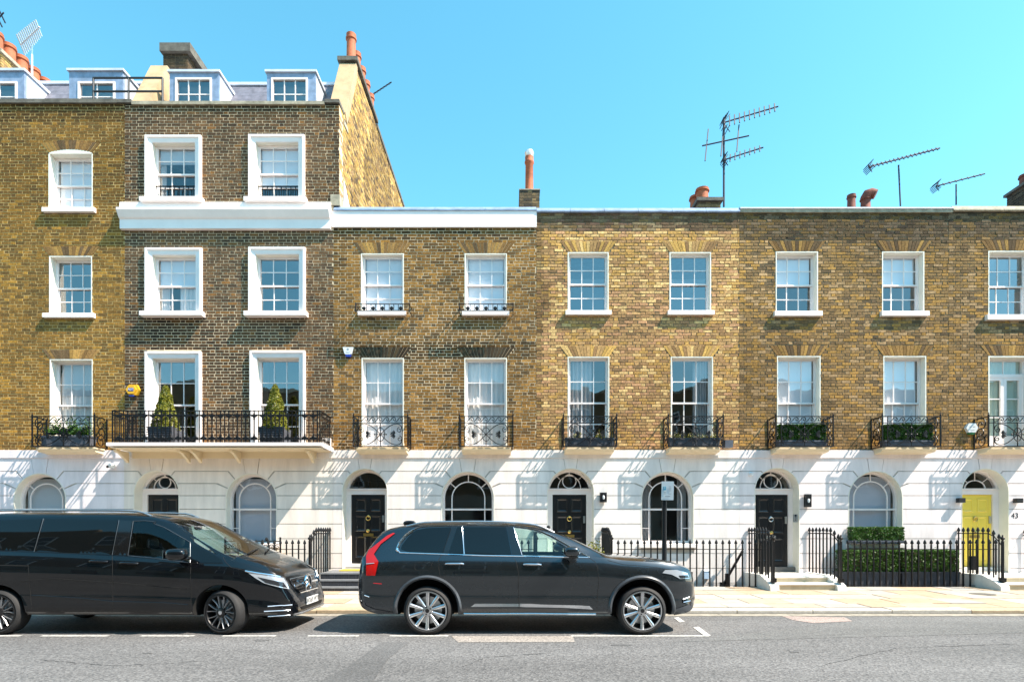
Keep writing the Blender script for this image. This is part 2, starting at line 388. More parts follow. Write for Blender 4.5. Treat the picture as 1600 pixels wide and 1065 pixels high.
pavement = MB().prism_x([(KERB_Y+0.02,-0.3),(14.12,-0.3),(14.12,pave_z(14.12)-0.02),(KERB_Y+0.02,pave_z(KERB_Y)-0.02)], -40, 40).build("pavement", M['joint']); tag(pavement, kind="structure")
x = -13.2
while x < 14.5:
    w = rnd.uniform(0.9, 1.5); z = 0.07 + rnd.uniform(-0.006, 0.006)
    mb = MB()
    y0 = KERB_Y + rnd.uniform(-0.012, 0.006); b = 0.015
    mb.prism_x([(y0,-0.2),(y0,z-b),(y0+b,z),(KERB_Y+0.29,z+0.004),(KERB_Y+0.29,-0.2)], x+0.008, x+w-0.008)
    mb.build("kerb_stone", M['kerb'][0 if rnd.random() < 0.55 else 1], pavement); x += w
rows = [KERB_Y+0.30, 11.38, 12.06, 12.72, 13.42, 14.10]
for i in range(5):
    x = -13.4 + rnd.uniform(0, 0.6)
    while x < 14.6:
        w = rnd.uniform(0.62, 1.05); j = 0.009; dz = rnd.uniform(-0.005, 0.005); tl = rnd.uniform(-0.003, 0.003)
        y0, y1 = rows[i]+j, rows[i+1]-j; xa, xb = x+j, x+w-j
        za, zb = pave_z(y0)+dz, pave_z(y1)+dz
        MB().add([(xa,y0,za-.06),(xb,y0,za-.06),(xb,y1,zb-.06),(xa,y1,zb-.06),(xa,y0,za),(xb,y0,za+tl),(xb,y1,zb+tl),(xa,y1,zb)],
                 [(0,1,5,4),(1,2,6,5),(2,3,7,6),(3,0,4,7),(4,5,6,7),(3,2,1,0)]).build("paving_slab", rnd.choice(M['york']), pavement)
        x += w
Y = 12.75; cx = PX(1535, Y)
MB().lathe([(0.24,0),(0.24,0.006),(0.20,0.009)], (cx, Y, pave_z(Y)), 24).build("coal_hole_cover", M['dark_stone'], pavement)
area = MB().box(-40, 40, 14.3, 15.4, -1.25, -1.1).build("area_floor", M['gutter']); tag(area, kind="structure")

# ================================================================== brickwork
def brick_mesh(w, h, col, d=0.045):
    b = 0.004
    mb = MB(); x0, x1, z0, z1 = -w/2, w/2, -h/2, h/2
    mb.add([(x0,0.004,z0),(x1,0.004,z0),(x1,0.004,z1),(x0,0.004,z1),(x0+b,0,z0+b),(x1-b,0,z0+b),(x1-b,0,z1-b),(x0+b,0,z1-b),(x0,d,z0),(x1,d,z0),(x1,d,z1),(x0,d,z1)],
           [(4,5,6,7),(0,1,5,4),(1,2,6,5),(2,3,7,6),(3,0,4,7),(8,9,1,0),(9,10,2,1),(10,11,3,2),(11,8,0,3)])
    mb.col = [col]*9
    return mb.mesh("brick", M['brick'])
CH, ST, HD, JT = 0.0752, 0.222, 0.104, 0.0135
def pick(pal, t):
    tot = sum(w for _, w in pal); u = t*tot
    for c, w in pal:
        u -= w
        if u <= 0: return c
    return pal[-1][0]
def lay_bricks(house, xa, xb, za, zb, blocks, pal, tint, recess, rough, focus, n_objects=300):
    """Flemish bond between xa..xb, za..zb leaving out blocks = [(x0,x1,z0,z1,splay)]; returns nothing, parents bricks to house"""
    out = []; k = 0; z = zb
    while z > za + 0.03:
        z1 = z - JT/2; z0 = max(z - CH + JT/2, za); zm = (z0+z1)/2
        cut = []
        for (bx0, bx1, bz0, bz1, sp) in blocks:
            if (z1 > bz0 and z0 < bz1) if not sp else (zm > bz0 and zm < bz1):
                e = sp * (zm - bz0)/max(bz1-bz0, 1e-6) if sp else 0
                cut.append((bx0-e, bx1+e))
        cut.sort()
        free = []; c0 = xa
        for a, b in cut:
            if a > c0: free.append((c0, min(a, xb)))
            c0 = max(c0, b)
        if c0 < xb: free.append((c0, xb))
        x = xa - (0.0 if k % 2 else (ST+HD)/2 + JT) - 0.05; i = 0
        while x < xb:
            w = (ST if i % 2 == 0 else HD) * rnd.uniform(0.96, 1.04)
            for a, b in free:
                p, q = max(x, a), min(x+w, b)
                if q - p > 0.025: out.append((p, q, z0, z1, abs(q-p-w) < 1e-6))
            x += w + JT; i += 1
        k += 1; z -= CH
    wt_ = sum(w for _, w in pal); mean = tuple(sum(c[i]*w for c, w in pal)/wt_ for i in range(3))
    kk = .82 if rough > .004 else .66
    mixed = {c: tuple(c[i]*kk+mean[i]*(1-kk) for i in range(3)) for c, _ in pal}
    full = [b for b in out if b[4]]
    full.sort(key=lambda b: -(b[1]-b[0] > 0.15)*0.8 + ((b[0]-focus[0])**2 + (b[2]-focus[1])**2)**0.5)
    chosen = set(id(b) for b in full[:n_objects])
    variants = {}
    mb = MB(); mb.col = []
    for b in out:
        x0, x1, z0, z1, fl = b
        t = noise.noise(Vector((x0*0.8, 3.1, z0*0.8)))*0.35 + rnd.random()
        c = pick(pal, min(max(t*0.8+0.1, 0), 0.999))
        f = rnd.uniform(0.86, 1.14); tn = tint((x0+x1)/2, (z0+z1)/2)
        dy = -0.004 + rnd.uniform(-rough, rough)
        if id(b) in chosen:
            stv = (x1-x0) > 0.15
            key = (stv, pal.index(next(q for q in pal if q[0] == c)), int(f*6), int(sum(tn)*3.3))
            if key not in variants:
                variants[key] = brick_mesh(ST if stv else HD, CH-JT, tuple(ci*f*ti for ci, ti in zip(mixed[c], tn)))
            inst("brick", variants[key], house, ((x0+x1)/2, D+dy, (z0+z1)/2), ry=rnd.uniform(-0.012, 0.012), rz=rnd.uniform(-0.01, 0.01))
        else:
            tx = rnd.uniform(-rough, rough)*0.6; e = rough*1.5
            j = [rnd.uniform(-e, e) for _ in range(8)]
            y = D + dy
            mb.add([(x0+j[0],y-tx,z0+j[1]),(x1+j[2],y+tx,z0+j[3]),(x1+j[4],y+tx,z1+j[5]),(x0+j[6],y-tx,z1+j[7]),(x0,D+.03,z0),(x1,D+.03,z0),(x1,D+.03,z1),(x0,D+.03,z1)],
                   [(0,1,2,3),(4,5,1,0),(5,6,2,1),(6,7,3,2),(7,4,0,3)])
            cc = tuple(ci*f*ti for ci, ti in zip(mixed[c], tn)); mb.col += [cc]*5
    if mb.v:
        o = mb.build("brickwork", M['brick'], house); tag(o, kind="stuff")
def flat_arch(house, x0, x1, z0, h, splay, n, pal, tint, rise=0.0):
    """gauged brick arch over a window, every voussoir a piece"""
    w = (x1-x0)/n; W = (x1-x0+2*splay)/n; g = 0.0048
    for i in range(n):
        zb = z0 + rise*(1-((i+0.5)/n*2-1)**2); zt = zb + h + rnd.uniform(-0.004, 0.004)
        p = [(x0+w*i+g, zb), (x0+w*(i+1)-g, zb), (x0-splay+W*(i+1)-g, zt), (x0-splay+W*i+g, zt)]
        mb = MB().prism(p, D-0.0095+rnd.uniform(-.0015,.0015), D+0.04)
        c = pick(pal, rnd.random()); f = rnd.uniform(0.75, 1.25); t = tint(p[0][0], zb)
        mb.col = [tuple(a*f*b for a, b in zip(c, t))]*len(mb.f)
        mb.build("arch_brick", M['brick'], house)

# ================================================================== windows
def rect_frame(mb, x0, x1, z0, z1, w, y0, y1, wb=None, wt=None):
    wb = w if wb is None else wb; wt = w if wt is None else wt
    mb.box(x0, x0+w, y0, y1, z0, z1); mb.box(x1-w, x1, y0, y1, z0, z1)
    mb.box(x0+w, x1-w, y0, y1, z0, z0+wb); mb.box(x0+w, x1-w, y0, y1, z1-wt, z1)
def sheet_wave(x0, x1, z0, z1, y, amp=0.025, n=28, waves=7):
    a = [(x0+(x1-x0)*i/n, y+amp*math.sin(i/n*waves*2*math.pi)) for i in range(n+1)]
    vs = [(px, py, z0) for px, py in a] + [(px, py, z1) for px, py in a]
    return MB().add(vs, [(i, i+1, i+n+2, i+n+1) for i in range(n)])
def dress(win, x0, x1, z0, z1, y, spec):
    """blinds and curtains hanging behind a window"""
    H = z1 - z0
    for s in spec:
        k = s[0]
        if k == 'blind':                       # ('blind', from, to, material)
            MB().box(x0+.04, x1-.04, y, y+.012, z0+H*s[1], z0+H*s[2]).build("blind", M[s[3]], win)
        elif k == 'sheer':
            sheet_wave(x0+.03, x1-.03, z0+.02, z1-.02, y+.02, 0.008, 60, 7).build("curtain", M[s[1]], win, smooth=True)
        elif k == 'left':
            sheet_wave(x0+.03, x0+(x1-x0)*s[1], z0+.02, z1-.02, y+.05, 0.03, 36, 5).build("curtain", M[s[2]], win, smooth=True)
        elif k == 'right':
            sheet_wave(x1-(x1-x0)*s[1], x1-.03, z0+.02, z1-.02, y+.05, 0.03, 36, 5).build("curtain", M[s[2]], win, smooth=True)
        elif k == 'slats':
            n = int(H*(s[2]-s[1])/0.05)
            mb = MB()
            for i in range(n):
                zz = z0+H*s[1]+0.05*i; mb.prism_x([(y+.0,zz),(y+.03,zz+.034),(y+.036,zz+.03),(y+.006,zz-.004)], x0+.05, x1-.05)
            tag(mb.build("shutter_slats", M['blind'], win), kind="stuff")
def sash(house, x0, x1, z0, z1, rec=0.17, split=0.5, rows=(2, 2), cols=3, spec=(), sill=None, lining=0.024, glass='glass', sill_p=0.10, head_arch=0.0, trim=True):
    """sliding sash window in the opening x0..x1, z0..z1 of the terrace front"""
    y = D + rec
    mb = MB()
    fw = 0.024
    rect_frame(mb, x0+lining, x1-lining, z0, z1-lining, fw, y, y+.10)
    a0, a1, b0, b1 = x0+lining+fw, x1-lining-fw, z0+fw, z1-lining-fw
    zm = b0 + (b1-b0)*split
    sw = 0.031; gb = 0.021
    panes = []
    for (s0, s1, yy, rw) in ((zm-.02, b1, y+.015, rows[1]), (b0, zm+.02, y+.055, rows[0])):
        rect_frame(mb, a0, a1, s0, s1, sw, yy, yy+.035, wb=0.05 if s0 == b0 else 0.04)
        c0, c1, d0, d1 = a0+sw, a1-sw, s0+(0.05 if s0 == b0 else 0.04), s1-sw
        for i in range(1, cols):
            xx = c0+(c1-c0)*i/cols; mb.box(xx-gb/2, xx+gb/2, yy+.004, yy+.03, d0, d1)
        for j in range(1, rw):
            zz = d0+(d1-d0)*j/rw; mb.box(c0, c1, yy+.0045, yy+.0295, zz-gb/2, zz+gb/2)
        for i in range(cols):
            for j in range(rw):
                panes.append((c0+(c1-c0)*i/cols+gb/2, c0+(c1-c0)*(i+1)/cols-gb/2, d0+(d1-d0)*j/rw+gb/2, d0+(d1-d0)*(j+1)/rw-gb/2, yy+.016))
    win = mb.build("window", M['white'], house)
    for (p0, p1, q0, q1, yy) in panes:
        e = 0.003; t = rnd.uniform(-.0012, .0012); u = rnd.uniform(-.0012, .0012)
        MB().add([(p0-e,yy+t,q0-e),(p1+e,yy-t,q0-e),(p1+e,yy-t+u,q1+e),(p0-e,yy+t+u,q1+e)], [(0,1,2,3)]).build("pane", M[glass], win)
    # painted lining of the reveal
    mb = MB(); yf = D-.007
    mb.box(x0, x0+lining, yf, y+.05, z0, z1); mb.box(x1-lining, x1, yf, y+.05, z0, z1)
    if head_arch:
        n = 12; lo = [(x0+(x1-x0)*i/n, z1-lining) for i in range(n+1)]
        hi = [(x0+(x1-x0)*i/n, z1+head_arch*(1-(2*i/n-1)**2)) for i in range(n+1)]
        mb.prism(lo + hi[::-1], yf, y+.05)
    else: mb.box(x0+lining, x1-lining, yf, y+.05, z1-lining, z1)
    mb.build("reveal_lining", M['reveal'], win)
    if sill:
        s0, s1, t0, t1 = sill
        MB().prism_x([(D-sill_p,t0),(D-sill_p,t1-.02),(D-sill_p+.015,t1-.008),(y+.05,t1+.012),(y+.05,t0),(D-sill_p+.05,t0)], s0, s1).build("sill", M['white'], win)
    dress(win, x0+lining+fw, x1-lining-fw, z0+fw, z1-lining-fw, y+.098, spec)
    return win
def surround(win, x0, x1, z0, z1, w=0.165, p=0.085):
    """moulded stucco architrave round an opening"""
    mb = MB()
    prof = [(0, 0.0), (0.0, p), (0.05, p), (0.065, p-.03), (w-.03, p-.04), (w, p-.05), (w, 0.0)]
    def bar(pts_a, pts_b): pass
    # three straight runs with mitred ends
    def run(f):
        n = len(prof); vs = []; 
        for end in (0, 1):
            for (q, d) in prof: vs.append(f(end, q, d))
        fs = [(i, i+1, n+i+1, n+i) for i in range(n-1)] + [tuple(range(n-1,-1,-1)), tuple(range(n, 2*n))]
        mb.add(vs, fs)
    run(lambda e, q, d: (x0+q, D-d, z0 if e == 0 else z1-q))
    run(lambda e, q, d: (x1-q, D-d, z1-q if e == 0 else z0))
    run(lambda e, q, d: (x0+q if e == 0 else x1-q, D-d, z1-q))
    return mb.build("architrave", M['white'], win)
def arched_window(house, cx, r, zs, zb, face, spec=(), radial=(40, 90, 140), glass='glass_low', mid=None, rec=0.16):
    y = D + rec; ln = 0.02
    mb = MB(); R0 = r-ln; R1 = R0-.055; n = 28
    mb.strip(arc_pts(cx, zs, R0, 0, 180, n), arc_pts(cx, zs, R1, 0, 180, n), y, y+.09)
    mb.box(cx-R0, cx-R1, y, y+.09, zb, zs); mb.box(cx+R1, cx+R0, y, y+.09, zb, zs); mb.box(cx-R1, cx+R1, y, y+.09, zb, zb+.06)
    ri = R1*0.70; t = 0.014
    mb.strip(arc_pts(cx, zs, ri+t, 0, 180, 24), arc_pts(cx, zs, ri-t, 0, 180, 24), y+.02, y+.05)
    for a in radial:
        c, s = math.cos(R(a)), math.sin(R(a)); px, pz = -s*.012, c*.012
        mb.prism([(cx+c*(ri+t)+px, zs+s*(ri+t)+pz), (cx+c*R1+px, zs+s*R1+pz), (cx+c*R1-px, zs+s*R1-pz), (cx+c*(ri+t)-px, zs+s*(ri+t)-pz)], y+.021, y+.049)
    mid = FZ(795) if mid is None else mid
    mb.box(cx-R1, cx+R1, y+.0, y+.06, mid-.022, mid+.022)
    for s in (-1, 1):
        xx = cx+s*ri; mb.box(xx-t, xx+t, y+.02, y+.05, mid+.022, zs); mb.box(xx-t, xx+t, y+.022, y+.052, zb+.06, mid-.022)
        zc = (zb+mid)/2-.05
        mb.box(min(xx, cx+s*R1), max(xx, cx+s*R1), y+.023, y+.05, zc-.01, zc+.01)
    win = mb.build("window", M['white'], house)
    def pane(poly):
        MB().add([(px, y+.03, pz) for px, pz in poly], [tuple(range(len(poly)))]).build("pane", M[glass], win)
    ang = [0] + list(radial) + [180]
    for a0, a1 in zip(ang, ang[1:]):
        A = arc_pts(cx, zs, ri, a0, a1, 8); B = arc_pts(cx, zs, R1+.004, a0, a1, 8)
        pane((B + A[::-1])[::1][::-1])
    pane((arc_pts(cx, zs, ri, 0, 180, 20) + [(cx-ri, mid), (cx+ri, mid)])[::-1])
    for s in (-1, 1):
        a, b = sorted((cx+s*ri, cx+s*R1)); pane([(a, mid), (b, mid), (b, zs), (a, zs)]); pane([(a, zb+.05), (b, zb+.05), (b, mid), (a, mid)])
    pane([(cx-ri, zb+.05), (cx+ri, zb+.05), (cx+ri, mid), (cx-ri, mid)])
    mb = MB(); yf = D-.034
    mb.strip(arc_pts(cx, zs, r+.002, 0, 180, n), arc_pts(cx, zs, R0, 0, 180, n), yf, y+.03)
    mb.box(cx-r, cx-R0, yf, y+.03, zb, zs); mb.box(cx+R0, cx+r, yf, y+.03, zb, zs)
    mb.build("reveal_lining", face, win)
    MB().prism_x([(D-.13,zb-.11),(D-.13,zb-.02),(y+.05,zb+.012),(y+.05,zb-.11)], cx-r-.06, cx+r+.06).build("sill", M['white'], win)
    dress(win, cx-R1, cx+R1, zb+.05, zs+R1*.92, y+.12, spec)
    return win

# ================================================================== doors
def front_door(house, cx, r, zs, zb, face, leaf_mat, fan='bat', rec=0.30, hw=0.435, knocker='ring', shift=0.0):
    y = D + rec; n = 28; ln = 0.015; R0 = r-ln
    ztop = FZ(771); ztr = FZ(763)
    mb = MB()
    rf = R0 - 0.06                                  # fanlight radius
    # plate: jambs, transom, arch ring
    mb.box(cx-R0, cx-hw, y, y+.10, zb, ztr-.01); mb.box(cx+hw, cx+R0, y, y+.10, zb, ztr-.01)
    mb.box(cx-hw, cx+hw, y, y+.10, ztop, ztr-.01); mb.box(cx-R0, cx+R0, y-.03, y+.10, ztr-.01, ztr+.025)
    a = math.degrees(math.asin(min(0.95, max(-0.95, (ztr+.025-zs)/R0))))
    mb.strip(arc_pts(cx, zs, R0, a, 180-a, n), arc_pts(cx, zs, rf, a, 180-a, n), y, y+.10)
    frame = mb.build("door_frame", M['white'], house)
    # fanlight
    zf = ztr+.03; rr = (zs+rf) - zf; k = rr/rf
    mb = MB(); t = 0.011
    def ring(c0, c1, rad, sx=1.0, n=24, a0=0, a1=360):
        P = [(c0+sx*(rad+t)*math.cos(R(a0+(a1-a0)*i/n)), c1+(rad+t)*math.sin(R(a0+(a1-a0)*i/n))) for i in range(n+1)]
        Q = [(c0+sx*(rad-t)*math.cos(R(a0+(a1-a0)*i/n)), c1+(rad-t)*math.sin(R(a0+(a1-a0)*i/n))) for i in range(n+1)]
        mb.strip(P, Q, y+.03, y+.055)
    if fan == 'bat':
        ring(cx, zf+rr*.44, rr*.42)
        for s in (-1, 1):
            ring(cx+s*rf*.0, zf, rr*.80, sx=.70*rf/rr, n=14, a0=0 if s > 0 else 90, a1=90 if s > 0 else 180)
        mb.box(cx-.01, cx+.01, y+.03, y+.055, zf+rr*.88, zf+rr)
        for aa in (50, 130):
            c, s_ = math.cos(R(aa)), math.sin(R(aa))
            mb.tube([(cx+c*rf*.72, y+.042, zf+s_*rr*.74), (cx+c*rf*.99, y+.042, zf+s_*rr*.99)], .010, 4)
    elif fan == 'sun':
        ring(cx, zf, rr*.5, sx=rf/rr, n=16, a0=0, a1=180)
        for aa in (45, 90, 135):
            c, s_ = math.cos(R(aa)), math.sin(R(aa))
            mb.tube([(cx+c*rf*.5, y+.042, zf+s_*rr*.5), (cx+c*rf, y+.042, zf+s_*rr)], .012, 4)
    else:
        for i in (1, 2, 3): mb.box(cx-rf+2*rf*i/4-.007, cx-rf+2*rf*i/4+.007, y+.03, y+.05, zf, zf+rr*(.55 if i != 2 else .95))
        mb.box(cx-rf*.8, cx+rf*.8, y+.031, y+.049, zf+rr*.45, zf+rr*.45+.012)
    fanl = mb.build("fanlight", M['white'] if fan != 'plain' else M['plastic_black'], house)
    P = [(cx+rf*1.02*math.cos(R(180*i/24)), zf-.01+rr*1.02*math.sin(R(180*i/24))) for i in range(25)]
    MB().add([(px, y+.06, pz) for px, pz in P[::-1]], [tuple(range(25))]).build("pane", M['glass_low'], fanl)
    # leaf with six moulded panels
    mb = MB(); yl = y+.045
    x0, x1, z0, z1 = cx-hw+.004, cx+hw-.004, zb+.01, ztop-.004
    H = z1-z0; st = 0.105
    mb.box(x0, x1, yl, yl+.05, z0, z1)
    zr = [z0+.14, z0+H*.40, z0+H*.455, z0+H*.70, z0+H*.755, z1-.10]
    pans = []
    for s in (0, 1):
        a0 = x0+st if s == 0 else cx+.05; a1 = cx-.05 if s == 0 else x1-st
        for q in ((zr[0], zr[1]), (zr[2]+.02, zr[3]), (zr[4], zr[5])): pans.append((a0, a1, q[0], q[1]))
    leaf = mb.build("door", leaf_mat, house)
    for (a0, a1, q0, q1) in pans:
        mb = MB(); e = .02; d = .014
        A = [(a0,q0),(a1,q0),(a1,q1),(a0,q1)]; B = [(a0+e,q0+e),(a1-e,q0+e),(a1-e,q1-e),(a0+e,q1-e)]; C = [(a0+2.6*e,q0+2.6*e),(a1-2.6*e,q0+2.6*e),(a1-2.6*e,q1-2.6*e),(a0+2.6*e,q1-2.6*e)]
        vs = [(px, yl-.001, pz) for px, pz in A] + [(px, yl-.018, pz) for px, pz in B] + [(px, yl-.004, pz) for px, pz in C]
        fs = [(i, (i+1) % 4, (i+1) % 4+4, i+4) for i in range(4)] + [(i+4, (i+1) % 4+4, (i+1) % 4+8, i+8) for i in range(4)] + [(8,9,10,11)]
        mb.add(vs, fs); mb.build("door_panel", leaf_mat, leaf)
    zk = z0+H*.66
    hm = M['brass'] if knocker != 'steel' else M['steel']
    mb = MB(); mb.lathe([(0.028,0),(0.028,-.02),(0.012,-.03)], (cx, yl, zk+.05), 12, 'y')
    mb.tube([(cx+.055*math.sin(t_), yl-.028, zk+.055*math.cos(t_)) for t_ in [i*2*math.pi/20 for i in range(20)]], .011, 6, closed=True)
    mb.build("knocker", hm, leaf, smooth=True)
    MB().box(cx-.13, cx+.13, yl-.012, yl, z0+H*.395, z0+H*.395+.075).build("letter_plate", hm, leaf)
    MB().lathe([(0.012,0),(0.018,-.02),(0.042,-.035),(0.045,-.06),(0.03,-.075),(0.0,-.08)], (cx, yl, z0+H*.475), 14, 'y').build("door_knob", M['brass'], leaf, smooth=True)
    MB().box(x1-.075, x1-.02, yl-.025, yl, z0+H*.60, z0+H*.70).build("door_lock", M['steel'], leaf)
    MB().box(cx-R0, cx+R0, y-.12, y+.1, zb-.10, zb).build("threshold", M['step_white'], leaf)
    # lining of the deep reveal
    mb = MB(); yf = D-.034
    mb.strip(arc_pts(cx, zs, r+.002, 0, 180, n), arc_pts(cx, zs, R0, 0, 180, n), yf, y+.03)
    mb.box(cx-r, cx-R0, yf, y+.03, zb-.3, zs); mb.box(cx+R0, cx+r, yf, y+.03, zb-.3, zs)
    mb.build("reveal_lining", M['reveal'], frame)
    return leaf

# ================================================================== stucco ground floor
LV = [716, 736, 755, 774, 795, 818, 841, 864, 887, 910]
def stucco_floor(house, xa, xb, openings, m):
    """openings = [(cx, r, zs, zb)] sorted; channelled blocks with voussoirs round the arches"""
    zt = FZ(703); lv = [FZ(p) for p in LV] + [0.02, -0.32, -0.66, -1.0]; zbot = -1.15
    # recessed backing seen in the joints
    mb = MB(); c = xa; y0, y1 = D-.012, D+.10
    for (cx, r, zs, zb) in openings:
        mb.box(c, cx-r, y0, y1, zbot, zt)
        P = arc_pts(cx, zs, r, 180, 0, 28)
        for (p, q) in zip(P, P[1:]): mb.prism([p, q, (q[0], zt), (p[0], zt)], y0, y1)
        if zb > 0.9: mb.box(cx-r, cx+r, y0, y1, zbot, zb-.10)
        else: mb.box(cx-r, cx+r, y0, y1, zbot, zb-.101)
        c = cx+r
    mb.box(c, xb, y0, y1, zbot, zt)
    wall = mb.build("stucco_wall", M['groove'], house)
    # string course
    MB().prism_x([(D-.03,zt-.21),(D-.055,zt-.20),(D-.055,zt-.012),(D+.02,zt+.006),(D+.02,zt-.21)], xa, xb).build("string_course", m, house)
    g = 0.009; yf = D-.03
    A1, A2, AK = 40, 66, 13.5
    def edge(o, s, zhi, zlo, lev):
        """points down the edge of a block beside opening o; s = +1 block lies right of it; lev = course index"""
        cx, r, zs, zb = o; rr = r + 0.001; pts = []
        def ap(a): return (cx + s*rr*math.sin(R(a)), zs + rr*math.cos(R(a)))
        def elbow(a, z):
            p = ap(a); d = (s*math.sin(R(a)), math.cos(R(a))); k = max((z-p[1])/d[1], 0.0); return (p[0]+d[0]*k, z)
        j1, j2 = A1, A2
        while zs + rr*math.cos(R(j2)) > lv[2]-.005: j2 += 1
        while zs + rr*math.cos(R(j1)) > lv[1]-.03: j1 += 1
        if lev == 0:
            kt = AK*0.95; p = ap(kt); d = (s*math.sin(R(9)), 1.0); q = (p[0]+d[0]*(zhi-p[1])+s*.012, zhi)
            pts = [q, (p[0]+s*.012, p[1])] + [ap(kt+(j1-kt)*i/6) for i in range(1, 6)]
            e = elbow(j1-1.2, zlo); pts += [ap(j1-1.2), e]
        elif lev == 1:
            pts = [elbow(j1+1.2, zhi), ap(j1+1.2)] + [ap(j1+(j2-j1)*i/5) for i in range(1, 5)] + [ap(j2-1.2), elbow(j2-1.2, zlo)]
        elif lev == 2:
            pts = [elbow(j2+1.2, zhi), ap(j2+1.2)] + [ap(j2+(90-j2)*i/4) for i in range(1, 4) if zs + rr*math.cos(R(j2+(90-j2)*i/4)) > zlo+.004]
            if zs > zlo: pts += [(cx+s*rr, zs), (cx+s*rr, zlo)]
            else: 
                a = math.degrees(math.acos(min(1, max(-1, (zlo-zs)/rr)))); pts += [ap(a)]
        else:
            if zs > zhi: pts = [(cx+s*rr, zhi), (cx+s*rr, zlo)]
            else:
                a0 = math.degrees(math.acos(min(1, max(-1, (zhi-zs)/rr))))
                pts = [ap(a0+(90-a0)*i/3) for i in range(4)] + [(cx+s*rr, zlo)]
        return pts
    seq = [None] + list(openings) + [None]
    for lev in range(len(lv)-1):
        zhi, zlo = lv[lev]-g, lv[lev+1]+g
        if lev == 0: zhi = lv[0]-.004
        spans = []
        for a, b in zip(seq, seq[1:]):
            spans.append((a, b))
        # below a window the course runs through
        merged = []
        for sp in spans:
            if merged and sp[0] is not None and zhi < sp[0][3]-.05 and sp[0][3] > 0.9: merged[-1] = (merged[-1][0], sp[1])
            else: merged.append(sp)
        for a, b in merged:
            Lp = [(xa+.0015, zhi), (xa+.0015, zlo)] if a is None else edge(a, 1, zhi, zlo, lev)
            Rp = [(xb-.0015, zhi), (xb-.0015, zlo)] if b is None else edge(b, -1, zhi, zlo, lev)
            poly = Lp + Rp[::-1]
            MB().prism(poly, yf, D-.0125).build("stucco_block", m, wall)
    for (cx, r, zs, zb) in openings:                    # keystones
        a = AK*0.95; p0 = r*math.sin(R(a)); z0 = zs + r*math.cos(R(a)); zh = lv[0]-.004
        q0 = p0 + (zh-z0)*math.sin(R(9))
        arc = [(cx+r*math.sin(R(-a+2*a*i/6)), zs+r*math.cos(R(-a+2*a*i/6))) for i in range(7)]
        MB().prism(arc + [(cx+q0, zh), (cx-q0, zh)], D-.036, D-.0125).build("keystone", m, wall)
    return wall
def interior(house, xa, xb, floors, ztop):
    mb = MB(); yb = D+3.6
    mb.box(xa+.1, xb-.1, yb, yb+.1, -1, ztop); mb.box(xa+.06, xa+.1, D+.35, yb, -1, ztop); mb.box(xb-.1, xb-.06, D+.35, yb, -1, ztop)
    for z in floors: mb.box(xa+.1, xb-.1, D+.16, yb, z-.22, z)
    mb.build("interior", M['room'], house)
def wall_backing(house, xa, xb, za, zb, holes, m, depth=0.33, y=D+0.0):
    xs = sorted(set([xa, xb] + [h[0] for h in holes] + [h[1] for h in holes])); zs = sorted(set([za, zb] + [h[2] for h in holes] + [h[3] for h in holes]))
    mb = MB()
    for i in range(len(xs)-1):
        run = None
        for j in range(len(zs)):
            inside = False
            if j < len(zs)-1:
                cx, cz = (xs[i]+xs[i+1])/2, (zs[j]+zs[j+1])/2
                inside = any(h[0] < cx < h[1] and h[2] < cz < h[3] for h in holes)
            if j == len(zs)-1 or inside:
                if run is not None: mb.box(xs[i], xs[i+1], y, D+depth, run, zs[j]); run = None
            elif run is None: run = zs[j]
    return mb.build("mortar_wall", m, house)
# ================================================================== the terrace
def nz(x, z, s, seed=0.0): return noise.noise(Vector((x*s+seed, seed*1.7, z*s))) + .55*noise.noise(Vector((x*s*2.7+seed, seed*.7+4, z*s*1.1)))
PAL = {
 'A': [((.185,.104,.024),3),((.125,.074,.022),3),((.075,.050,.022),2),((.27,.155,.030),2)],
 'B': [((.046,.032,.022),3),((.080,.051,.030),3),((.115,.069,.035),1.6),((.17,.085,.026),.9),((.028,.022,.018),1.5)],
 'C': [((.064,.043,.023),2.2),((.145,.083,.027),3),((.24,.128,.030),2),((.27,.155,.048),1),((.040,.032,.023),1.2)],
 'D': [((.40,.25,.082),3),((.36,.235,.115),3),((.27,.165,.085),2),((.56,.41,.20),1.6),((.40,.235,.14),2),((.17,.115,.07),.6)],
 'E': [((.20,.132,.060),3),((.28,.168,.050),2),((.14,.096,.052),2),((.29,.205,.12),1.6),((.075,.058,.040),1.4)],
}
def tint_A(x, z):
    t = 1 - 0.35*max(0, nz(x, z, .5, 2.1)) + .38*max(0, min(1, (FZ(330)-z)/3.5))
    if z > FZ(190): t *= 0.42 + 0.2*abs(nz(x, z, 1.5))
    return (t, t, t)
def tint_B(x, z):
    t = 1 + 0.55*nz(x, z, .55, 5.2)
    if z > FZ(185): t *= 0.8; return (t, t*1.03, t*0.9)
    return (t, t, t)
def tint_C(x, z):
    t = 1 + 0.4*nz(x, z, .6, 9.3)
    if FZ(560) < z < FZ(535): t *= 0.5
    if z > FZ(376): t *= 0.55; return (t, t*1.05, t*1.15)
    return (t, t, t)
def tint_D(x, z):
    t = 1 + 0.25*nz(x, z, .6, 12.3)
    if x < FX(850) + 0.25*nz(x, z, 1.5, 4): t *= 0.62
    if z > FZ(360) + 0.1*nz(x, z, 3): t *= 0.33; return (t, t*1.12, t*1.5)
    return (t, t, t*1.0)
def tint_E(x, z):
    t = 1 + 0.35*nz(x, z, .6, 17.3)
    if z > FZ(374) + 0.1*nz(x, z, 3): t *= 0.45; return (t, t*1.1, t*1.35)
    return (t, t, t)
DARK_ARCH = [((.085,.070,.050),3),((.11,.085,.055),2),((.15,.115,.07),1)]
PALE_ARCH = [((.40,.26,.085),3),((.33,.215,.10),2),((.24,.15,.075),2),((.46,.33,.15),1)]
